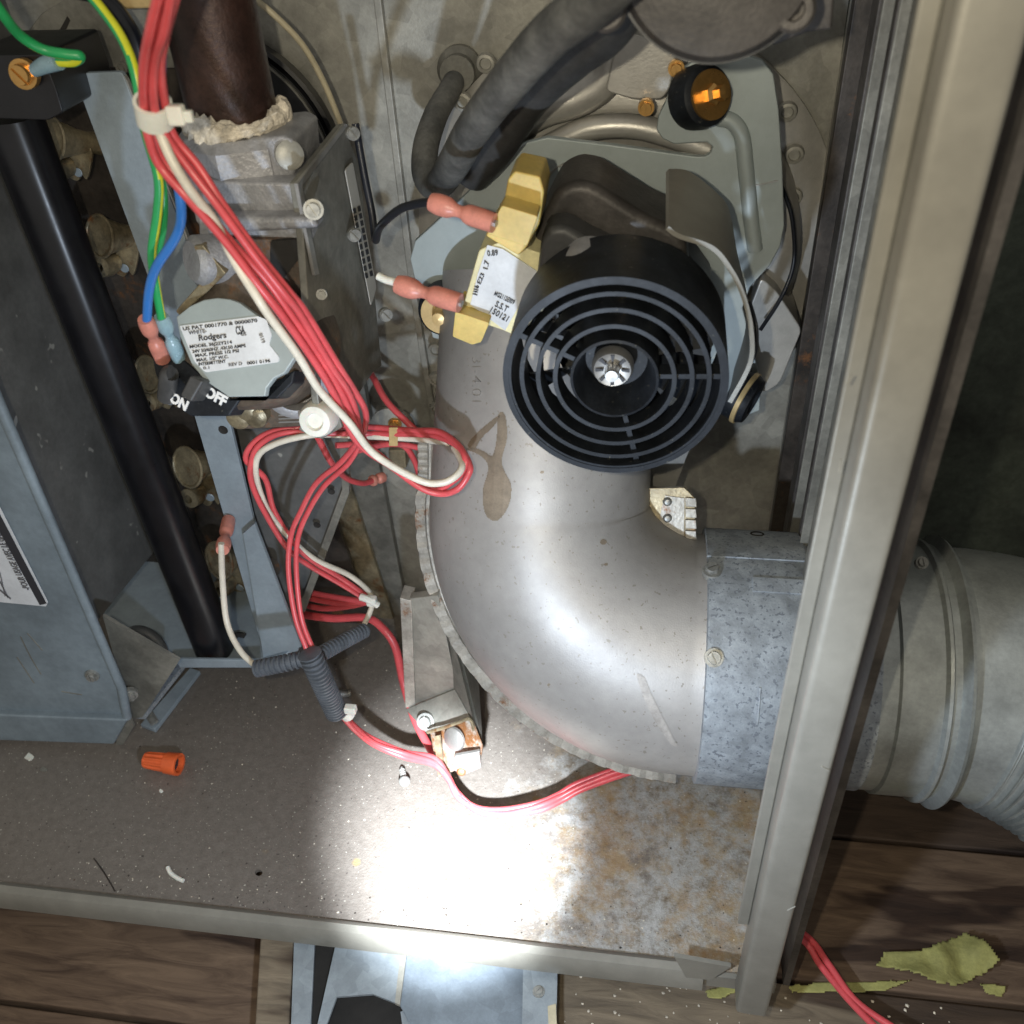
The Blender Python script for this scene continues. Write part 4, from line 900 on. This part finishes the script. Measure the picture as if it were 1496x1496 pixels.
for (a, b, s, l) in ((92, 205, 27, 'topmost gold coloured burner beside the black end block'), (160, 345, 27, 'second gold burner down, left of the blue and green wires'), (228, 545, 24, 'third gold burner, half hidden behind the switch'), (285, 680, 27, 'fourth gold burner, between the manifold and the strap'), (330, 815, 25, 'lowest gold burner above the shelf bracket')):
    burner(a, b, s, l)
# grommet ring low left with red wire behind
gr = thing('rubber_bushing', 'grey rubber ring with red wires inside beside the corner rail', 'bushing')
gc = P(210, 952, Y=3.36)
sweep('ring', [gc+Vector((math.cos(a)*.115, .03*math.sin(a), math.sin(a)*.135)) for a in [2*math.pi*i/20 for i in range(21)]], .034, 'loom', gr, sides=12, sub=2)

# ================================================================== wires
def terminal(name, a, b, wpx, mat, parent, taper=.8):
    """crimp sleeve: barrel at a, flat blade cover towards b"""
    a, b = Vector(a), Vector(b); d = b-a; r = px2u(wpx/2, a); ts = [0, .12, .28, .40, .50, .62, 1.0]; rs = [r*.85, r, .95*r, .62*r, .62*r, r*.95, r*.92]
    o = sweep(name, [a+d*t for t in ts], rs, mat, parent, sides=14, sub=3)
    m = b-d*.02; lathe('blade', [(r*.35, 0), (r*.35, px2u(6, b))], m, d, 'silver', o, n=6, smooth=False)
    return o
WR = 'red wires of the main harness'
main = [(236, -30, 2.35), (221, 40, 2.42), (210, 100, 2.50), (211, 160, 2.56), (217, 200, 2.58), (234, 240, 2.60), (274, 290, 2.60), (327, 354, 2.62), (377, 411, 2.64), (413, 460, 2.67), (460, 530, 2.76), (490, 577, 2.84), (524, 644, 2.94)]
tail = [(575, 683, 3.02), (614, 712, 3.00), (645, 722, 3.0), (670, 712, 3.0), (684, 694, 3.02), (686, 676, 3.06), (672, 655, 3.14), (645, 641, 3.24), (610, 635, 3.34), (550, 634, 3.42), (484, 633, 3.36), (417, 634, 3.30), (381, 650, 3.28), (367, 677, 3.26), (369, 704, 3.25), (388, 750, 3.26), (420, 801, 3.34), (450, 826, 3.42), (497, 851, 3.5), (538, 876, 3.56)]
def rw(name, spec, label, group=None, w_=13, mat='red', off=(0, 0, 0), **kw):
    kw.setdefault('jit', .006); o = wire(name, spec, w_, mat, None, off=off, sub=8, **kw); tag(o, label, 'wire', group); return o
def shift(sp_, dx, dy, dY=0): return [(a+dx, b+dy, c+dY) for a, b, c in sp_]
rw('red_wire', [(a, b, c) for a, b, c in main]+tail, 'longest red wire, outermost of the loop over the elbow seam', w_=10)
rw('red_wire', [(a+8, b-3, c+.03) for a, b, c in main]+[(a-7, b-8, c+.02) for a, b, c in tail[:-6]]+[(388, 700, 3.30), (402, 750, 3.34), (440, 806, 3.40), (500, 846, 3.5), (535, 870, 3.56)], 'red wire running just inside the outermost loop beside the white wire', w_=10)
m3 = [(a+18, b-3, c) for a, b, c in main[:4]]+[(243, 200, 2.60), (277, 247, 2.60), (317, 300, 2.60), (367, 367, 2.62), (417, 431, 2.66), (437, 460, 2.70), (484, 533, 2.80), (510, 577, 2.90), (526, 618, 3.0), (521, 642, 3.08)]
sec = [(497, 674, 3.16), (462, 707, 3.20), (440, 744, 3.20), (426, 784, 3.18), (421, 834, 3.12), (430, 901, 3.02), (447, 948, 2.94), (452, 962, 2.93)]
rw('red_wire', m3+sec, 'red wire leaving the harness to drop through the upright grey sleeve, left strand', w_=10)
rw('red_wire', [(a+9, b-3, c+.03) for a, b, c in m3[:-2]]+[(535, 606, 3.02), (529, 640, 3.12)]+[(a+11, b+3, c+.02) for a, b, c in sec], 'red wire leaving the harness to drop through the upright grey sleeve, right strand', w_=10)
rw('white_wire', [(236, 60, 2.56), (226, 150, 2.60), (240, 217, 2.575), (277, 274, 2.575), (311, 322, 2.63), (341, 381, 2.63), (370, 428, 2.62), (393, 460, 2.63), (433, 517, 2.70), (467, 567, 2.78), (510, 617, 2.86), (548, 662, 2.92), (610, 702, 2.96), (645, 706, 2.97), (668, 695, 3.0), (674, 678, 3.05), (664, 655, 3.18)], 'cream white wire following the red harness across the gas valve label', w_=13, mat='white')
rw('white_wire', [(655, 648, 3.22), (600, 640, 3.38), (500, 636, 3.42), (452, 636, 3.30), (402, 648, 3.27), (378, 668, 3.27), (377, 704, 3.28), (394, 750, 3.32), (424, 787, 3.38), (460, 817, 3.44), (510, 841, 3.52), (541, 868, 3.56), (543, 892, 3.50), (530, 916, 3.42)], 'white wire looping left of the support panel down to the upper sleeve', w_=9, mat='white')
rw('red_wire', [(536, 535, 4.2), (548, 556, 4.05), (568, 590, 3.92), (610, 634, 3.84), (640, 667, 3.8)], 'short red wire rising alone toward the back panel with a cut end', w_=10)
pw = rw('red_wire', [(464, 640, 3.34), (484, 677, 3.46), (507, 697, 3.60), (530, 705, 3.72), (547, 702, 3.80)], 'thin red wire ending in a pink sleeve beside the brass bracket', w_=9)
terminal('terminal_sleeve', P(542, 703, Y=3.79), P(560, 697, Y=3.86), 17, 'pink', pw)
rw('red_wire', [(490, 650, 3.5), (540, 648, 3.60), (585, 650, 3.66), (604, 670, 3.68), (612, 695, 3.7), (614, 716, 3.72)], 'thin red wire curling down behind the copper coloured screw', w_=9)
rw('red_wire', [(520, 660, 3.5), (570, 648, 3.6), (615, 655, 3.66), (645, 668, 3.7)], 'thin red wire running behind the loop to the dark terminal', w_=9)
for i, (y0, y1) in enumerate(((860, 876), (868, 882), (878, 886))):
    rw('red_wire', [(425, y0, 3.8), (470, y0+9, 3.72), (510, y1, 3.62), (540, 879, 3.57)], ['uppermost','middle','lowest'][i]+' of three dim red wires meeting at the white knot behind the strap', 'dim red wires at the knot', w_=9)
rw('red_wire', [(430, 897, 3.75), (484, 903, 3.70), (535, 903, 3.66), (562, 918, 3.60), (577, 948, 3.54), (590, 1000, 3.46), (606, 1050, 3.32), (628, 1092, 3.16), (640, 1112, 3.02)], 'red wire passing behind the support channel on its left side', w_=12)
fl = [(497, 1042, 2.98), (520, 1065, 3.02), (547, 1084, 3.03), (590, 1103, 3.02), (634, 1113, 2.98), (655, 1137, 2.92), (670, 1163, 2.86), (697, 1182, 2.80), (734, 1187, 2.79), (784, 1178, 2.82), (817, 1165, 2.88), (850, 1149, 2.93), (925, 1121, 3.03), (1000, 1105, 3.1)]
for k, (dx, dy, dz) in enumerate(((0, 0, 0), (4, 6, -.01), (-3, -6, .02))):
    rw('red_wire', [(a+dx*(1 if i > 5 else .5), b+dy*.75, c+dz) for i, (a, b, c) in enumerate(fl)], ['middle', 'front', 'rear'][k]+' strand of the red wires curving over the base pan under the elbow', w_=8.5)
rw('red_wire', [(1100, 1330, 'z', -.2)]+[(1172, 1372, 'z', -.2), (1200, 1410, 'z', -.22), (1240, 1460, 'z', -.2), (1290, 1510, 'z', -.15)], 'red wire lying over the planks below the corner post, left strand', w_=10)
rw('red_wire', [(1106, 1325, 'z', -.2)]+[(1178, 1368, 'z', -.2), (1210, 1408, 'z', -.2), (1252, 1462, 'z', -.2), (1310, 1505, 'z', -.15)], 'red wire lying over the planks below the corner post, right strand', w_=10)
rb_ = rw('red_wire', [(222, 985, 3.5), (207, 955, 3.44), (212, 940, 3.40), (236, 945, 3.5)], 'red wire showing inside the rubber ring', w_=12)
# white ignitor wire
ww = rw('white_wire', [(325, 795, 3.25), (325, 850, 3.2), (333, 910, 3.12), (352, 952, 3.02), (377, 977, 2.95)], 'white wire hanging from the pink sleeve beside the manifold foot', w_=9, mat='white')
terminal('terminal_sleeve', P(325, 804, Y=3.24), P(334, 760, Y=3.50), 22, 'pink', ww)
# blue, green and black wires
def gy(name, spec, label, w_=13, st_=(11, 12, 13, 0, 1)):
    pts = [W(s) for s in spec]; r = w_/2*depth(pts[len(pts)//2])/FP
    o = sweep(name, pts, r, 'green', None, sides=14, sub=10, mats=['green', 'yelloww'], stripe=(st_, .04)); return tag(o, label, 'wire')
bw_ = rw('blue_wire', [(243, -30, 2.5), (238, 60, 2.58), (237, 150, 2.66), (250, 220, 2.74), (264, 300, 2.78), (258, 345, 2.80), (232, 390, 2.80), (215, 425, 2.80), (213, 470, 2.82)], 'blue wire bending down to a pink sleeve on the black switch', w_=15, mat='bluew')
terminal('terminal_sleeve', P(212, 466, Y=2.82), P(238, 525, Y=2.90), 26, 'pink', bw_)
g1 = gy('green_yellow_wire', [(115, -25, 3.0), (150, 15, 2.95), (180, 60, 2.9), (198, 110, 2.86), (212, 190, 2.84), (231, 260, 2.84), (230, 310, 2.84), (222, 370, 2.84), (228, 420, 2.84), (238, 475, 2.86)], 'green and yellow wire running down beside the blue wire', 14)
terminal('terminal_sleeve', P(235, 462, Y=2.86), P(262, 524, Y=2.92), 24, 'clearblue', g1)
gy('green_yellow_wire', [(250, -20, 2.6), (243, 30, 2.66), (236, 70, 2.72), (228, 150, 2.80), (224, 230, 2.88), (238, 275, 2.90), (238, 330, 2.90), (228, 380, 2.92), (226, 430, 2.95)], 'second green and yellow wire tucked under the cable tie')
g3 = gy('green_yellow_wire', [(-30, -30, 3.0), (5, 22, 3.05), (30, 52, 3.12), (62, 72, 3.16), (95, 79, 3.18), (117, 82, 3.20), (108, 90, 3.21), (82, 90, 3.21)], 'green and yellow ground wire ending at the brass bolt', 15, (5, 6, 7))
sweep('ring_terminal', [P(86, 89, Y=3.21), P(66, 95, Y=3.22), P(50, 103, Y=3.23)], [.03, .028, .022], 'clearblue', g3, sides=12)
rw('black_wire', [(-10, -20, 3.4), (60, -22, 3.5), (150, -5, 3.6), (190, 40, 3.6), (205, 90, 3.6)], 'thick black cable passing behind the green wire at the top left', w_=22, mat='blackw')
rw('cream_wire', [(360, -10, 3.9), (400, 22, 3.92), (440, 65, 3.95), (472, 118, 3.98), (492, 165, 4.0), (500, 184, 4.02)], 'cream coloured wire arcing over the back panel beside the pipe', w_=9, mat='creamw')
bk_ = rw('black_wire', [(520, 180, 3.75), (532, 250, 3.72), (542, 310, 3.68), (549, 352, 3.6), (556, 330, 3.45), (580, 306, 3.30), (606, 297, 3.2), (632, 297, 3.12)], 'black wire curving up to the upper pink terminal of the motor', w_=12, mat='blackw')
terminal('terminal_sleeve', P(630, 295, Y=3.12), P(722, 326, Y=3.05), 31, 'pink', bk_)
wt = rw('white_wire', [(549, 402, 3.14), (566, 408, 3.13), (588, 416, 3.12)], 'short cut white wire going into the lower pink terminal', w_=12, mat='nylon')
terminal('terminal_sleeve', P(580, 415, Y=3.12), P(672, 443, Y=3.06), 31, 'pink', wt)
rw('wire_and_shadow_line', [(1138, 260, 3.95), (1148, 285, 4.05), (1157, 320, 4.05), (1158, 380, 4.05), (1145, 430, 4.0), (1110, 480, 3.9)], 'thin dark line added for the shadow along the right edge of the zinc plate', w_=6, mat='blackw')  # black strand shaped to stand for the plate's shadow
rw('wire_and_shadow_line', [(1090, 545, 3.1), (1104, 515, 3.1), (1104, 480, 3.15), (1096, 440, 3.2)], 'thin black wire beside the curved strap', w_=6, mat='blackw')
# cable ties
def tie(path, label, wpx, head, hs_):
    t = thing('cable_tie', label, 'cable tie'); pts = [W(q) for q in path]; r = px2u(wpx/2, pts[0])
    fw = []
    c0 = sum(pts, Vector())/len(pts); axd = None
    o = sweep('tie_band', pts, r, 'nylon', t, sides=8, sub=5)
    c_ = W(head); s = px2u(hs_, c_); obj_ = box('tie_head', (c_.x-s, c_.y-s*.7, c_.z-s*.8), (c_.x+s, c_.y+s*.7, c_.z+s*.8), 'nylon', t, bevel=s*.3)
    return t
t = thing('cable_tie', 'white nylon cable tie round the harness beside the brown pipe', 'cable tie')
c1 = P(225, 163, Y=2.60); ax_ = (P(233, 200, Y=2.62)-P(221, 130, Y=2.56)).normalized(); r_ = px2u(24, c1)
ring('tie_band', r_-.004, r_+.006, -.035, .035, c1, ax_, 'nylon', t, 40)
q = P(258, 168, Y=2.58); s = px2u(13, q); box('tie_head', (q.x-s, q.y-s*.7, q.z-s*1.1), (q.x+s, q.y+s*.7, q.z+s*1.1), 'nylon', t, bevel=s*.3)
box('tie_tail', (q.x+s*.9, q.y-.01, q.z-.02), (q.x+s*1.9, q.y+.01, q.z+.012), 'nylon', t, bevel=.004)
t = thing('cable_tie', 'small white cable tie at the lower end of the upright grey sleeve', 'cable tie')
c1 = P(506, 1041, Y=2.98); ax_ = (P(520, 1065, Y=3.02)-P(497, 1042, Y=2.98)).normalized(); r_ = px2u(11, c1)
ring('tie_band', r_*.85, r_, -.025, .025, c1, ax_, 'nylon', t, 30)
q = P(512, 1036, Y=2.93); s = px2u(9, q); box('tie_head', (q.x-s, q.y-s*.7, q.z-s*.7), (q.x+s, q.y+s*.7, q.z+s*.7), 'nylon', t, bevel=s*.3)
t = thing('cable_tie', 'small white knot tying the dim red wires above the upper sleeve', 'cable tie')
q = P(543, 878, Y=3.50); s = px2u(8, q); box('tie_head', (q.x-s, q.y-s*.7, q.z-s), (q.x+s, q.y+s*.7, q.z+s), 'nylon', t, bevel=s*.35)
sweep('tie_tail', [P(527, 872, Y=3.5), P(538, 876, Y=3.49), P(552, 884, Y=3.5)], .02, 'nylon', t, sides=8)
# corrugated sleeves
def loom(name, spec, wpx, label):
    pts = [W(s) for s in spec]; r = px2u(wpx/2, pts[0]); L_ = sum((pts[i+1]-pts[i]).length for i in range(len(pts)-1)); n = max(8, int(L_/.024)); sub = 2
    Q = [Vector(q[:3]) for q in catmull([[*p] for p in pts], 40)]
    tot = [0]
    for i in range(len(Q)-1): tot.append(tot[-1]+(Q[i+1]-Q[i]).length)
    def at(d):
        for i in range(len(Q)-1):
            if tot[i+1] >= d: return Q[i].lerp(Q[i+1], (d-tot[i])/max(1e-6, tot[i+1]-tot[i]))
        return Q[-1]
    N_ = n*8; pp = [at(tot[-1]*i/N_) for i in range(N_+1)]
    rr = [r*(1.0 if (i % 8) in (1, 2, 3, 4) else .78) for i in range(N_+1)]
    return tag(sweep(name, pp, rr, 'loom', None, sides=24, sub=1), label, 'wire sleeve', 'grey corrugated sleeves')
loom('corrugated_sleeve', [(374, 977, 2.92), (410, 970, 2.93), (446, 962, 2.96)], 26, 'grey corrugated sleeve lying level to the left of the junction')
loom('corrugated_sleeve', [(468, 956, 3.02), (500, 938, 3.16), (534, 920, 3.32)], 24, 'grey corrugated sleeve slanting up right toward the white knot')
loom('corrugated_sleeve', [(452, 954, 2.90), (466, 985, 2.89), (492, 1042, 2.95)], 35, 'grey corrugated sleeve pointing down with the white tie at its end')
# clip and copper screw on the back panel
cb = thing('wire_clip', 'copper coloured screw and small clip holding wires to the back panel', 'clip')
screw(P(577, 620, Y=4.02), 10, 'brass', cb, slot=.0); lathe('clip_collar', [(.12, 0), (.12, .02), (.10, .03), (0, .03)], P(575, 622, Y=4.06), AX, 'galv', cb, n=30)
slab('clip_band', [(568, 625), (581, 625), (581, 652), (568, 652)], 'tan', cb, Y=3.38, t=.01, bevel=.003)
slab('clip_block', [(567, 658), (592, 658), (594, 684), (570, 690)], 'gold', cb, Y=3.98, t=.12, bevel=.008)
slab('clip_bracket', [(555, 650), (640, 655), (650, 720), (600, 725), (560, 700)], 'galv', cb, Y=4.12, t=.03, bevel=.005)
lathe('dark_terminal', [(.05, 0), (.05, .06), (.03, .07), (.02, .05), (0, .05)], P(652, 675, Y=3.66), (-.3, -.8, .3), 'rusty', cb, n=20)

# ================================================================== small things on the pan
wn = thing('wire_nut', 'orange ribbed wire nut lying on its side on the base pan', 'wire nut')
a = P(212, 1110, Z=.06); b = P(262, 1117, Z=.06); d = (b-a); L_ = d.length; ax = d.normalized(); n = 40; V, Fc = [], []
up_ = Vector((0, 0, 1)); up_ = (up_-ax*up_.dot(ax)).normalized(); sd = ax.cross(up_)
prof_ = [(0, .0), (.050, .0), (.058, .02), (.062, .1), (.070, .6), (.078, .62), (.084, .95), (.082, 1.0), (.062, 1.0), (.056, .6), (0, .5)]
for r_, h in [(q_*.76, h_) for q_, h_ in prof_]:
    for k in range(n):
        t_ = 2*math.pi*k/n; g_ = 1-(.12 if (.05 < h < .61 and r_ > .035 and (k % 4) < 2) else 0); V.append(a+ax*(h*L_)+(up_*math.cos(t_)+sd*math.sin(t_))*max(r_*g_, 1e-4))
for i in range(len(prof_)-1):
    for k in range(n): p, q = i*n+k, i*n+(k+1) % n; Fc.append([p, q, q+n, p+n])
obj('nut_shell', V, Fc, 'orange', wn)
lathe('nut_bore', [(0, 0), (.043, 0), (.043, -.004), (0, -.004)], a+ax*(L_*.86), ax, 'ink', wn, n=24)
tag(sweep('plastic_sliver', [P(x, y, Z=.012) for x, y in [(245, 1267), (249, 1275), (258, 1282), (268, 1287)]], .011, 'nylon', None, sides=8), 'thin curved sliver of white plastic on the base pan', 'plastic scrap')
lsw = thing('loose_screw', 'loose zinc screw lying on the base pan left of the channel', 'screw')
a = P(587, 1122, Z=.03); b = P(591, 1142, Z=.05); V3 = [a.lerp(b, i/24) for i in range(25)]
sweep('screw_shank', V3, [(.006 if i < 4 else .013)+(.004 if i % 4 < 2 else 0) for i in range(25)], 'screw', lsw, sides=12, sub=1)
lathe('screw_head', [(0, .022), (.018, .02), (.028, .01), (.032, 0), (.032, -.006)], b, (b-a)+Vector((0, -.02, .03)), 'screw', lsw, n=20)
ls2 = sweep('loose_screw', [P(497, 1014, Z=.03).lerp(P(513, 1012, Z=.03), i/24) for i in range(25)], [.018+(.006 if i % 4 < 2 else 0) for i in range(25)], 'screw', None, sides=12, sub=1); tag(ls2, 'small threaded screw on the pan right of the upright sleeve', 'screw')
def fleck(px, py, s, mat, label, grp):
    pts = [P(px+s*math.cos(a)*random.uniform(.6, 1.3), py+.7*s*math.sin(a)*random.uniform(.6, 1.3), Z=.010) for a in [2*math.pi*i/7 for i in range(7)]]
    return tag(slab3('debris_flake', pts, (0, 0, -.008), mat), label, 'debris', grp)
fleck(43, 1105, 7, 'nylon', 'pale flake of debris on the pan below the burner box', None)
fleck(63, 1124, 5, 'galvdark', 'grey pebble of debris on the pan below the burner box', None)
fleck(235, 1155, 3, 'nylon', 'tiny white flake below the orange wire nut', None)
def grit(name, spots, mat, smin, smax):
    V, Fc = [], []
    for (x, y, z) in spots:
        s_ = random.uniform(smin, smax); b = len(V); k = 5
        V += [Vector((x+s_*random.uniform(.6, 1.2)*math.cos(2*math.pi*i/k), y+s_*random.uniform(.6, 1.2)*math.sin(2*math.pi*i/k), z)) for i in range(k)]+[Vector((x, y, z+s_*.8))]
        Fc += [[b+i, b+(i+1) % k, b+k] for i in range(k)]
    o = obj(name, V, Fc, mat); o['kind'] = 'stuff'; o['label'] = 'loose grit and dust lying on '+('the base pan' if spots[0][2] > -.1 else 'the planks'); o['category'] = 'grit'; return o
def pan_spots(n):
    L_ = []
    for _ in range(n):
        x = random.uniform(-3.0, .62); y = random.choice((random.uniform(2.22, 4.3), 2.22+abs(random.gauss(0, .10)), random.gauss(3.3, .5)))
        if 2.21 < y < 4.3: L_.append((x, y, .001))
    return L_
grit('grit', pan_spots(260), 'sealant', .002, .006)
grit('grit', pan_spots(110), 'brownpanel', .003, .007)
grit('grit', [(random.uniform(-.3, 1.6), random.uniform(1.85, 2.30), -.349) for _ in range(150)], 'sealant', .004, .010)
sc1 = sweep('scratch', [P(a, b, Z=.002) for a, b in [(137, 1254), (150, 1272), (160, 1288), (168, 1302)]], .004, 'brownpanel', cab, sides=6)
for pts_ in ([(798, 262), (812, 246), (830, 236), (856, 225)], [(800, 263), (806, 250)], [(1096, 272), (1118, 268), (1136, 264)]):
    sweep('scratch', [P(a, b, Y=YP-.001) for a, b in pts_], .004, 'silver', bl, sides=6)
for pts_ in ([(30, 930), (45, 960), (60, 985)], [(40, 925), (62, 950)], [(25, 960), (50, 998)], [(90, 1010), (120, 1015)]):
    sweep('scratch', [P(a, b, Y=3.0595) for a, b in pts_], .0035, 'galvdark', bb, sides=6)
for a_, b_ in (((1236, 560), (1243, 548)), ((1226, 690), (1229, 672)), ((1200, 1120), (1212, 1126)), ((1150, 1330), (1162, 1324))):
    sweep('scratch', [P(a_[0], a_[1], Y=1.9945), P(b_[0], b_[1], Y=1.9945)], .0025, 'galv', cab, sides=6)
# ------------------------------------------------------------------ put every origin on its own object
def finalize():
    tops = [o for o in list(C.objects) if o.parent is None and o.type in ('MESH', 'EMPTY')]
    def bb(o):
        if o.type == 'MESH' and len(o.data.vertices):
            n = len(o.data.vertices); a = [0.]*(3*n); o.data.vertices.foreach_get('co', a)
            return [Vector((min(a[0::3]), min(a[1::3]), min(a[2::3]))), Vector((max(a[0::3]), max(a[1::3]), max(a[2::3])))]
        return None
    def rec_bb(o):
        bs = [b for b in [bb(o)]+[rec_bb(c) for c in o.children] if b]
        return [Vector(map(min, zip(*[b[0] for b in bs]))), Vector(map(max, zip(*[b[1] for b in bs])))] if bs else None
    def place(o, org):
        b = rec_bb(o) if o.type == 'EMPTY' else bb(o)
        c = Vector(((b[0].x+b[1].x)/2, (b[0].y+b[1].y)/2, b[0].z if o.parent is None else (b[0].z+b[1].z)/2)) if b else Vector(org)
        for ch in o.children: place(ch, c)
        if o.type == 'MESH': o.data.transform(Matrix.Translation(-c))
        o.location = c-Vector(org)
    for o in tops: place(o, (0, 0, 0))
finalize()
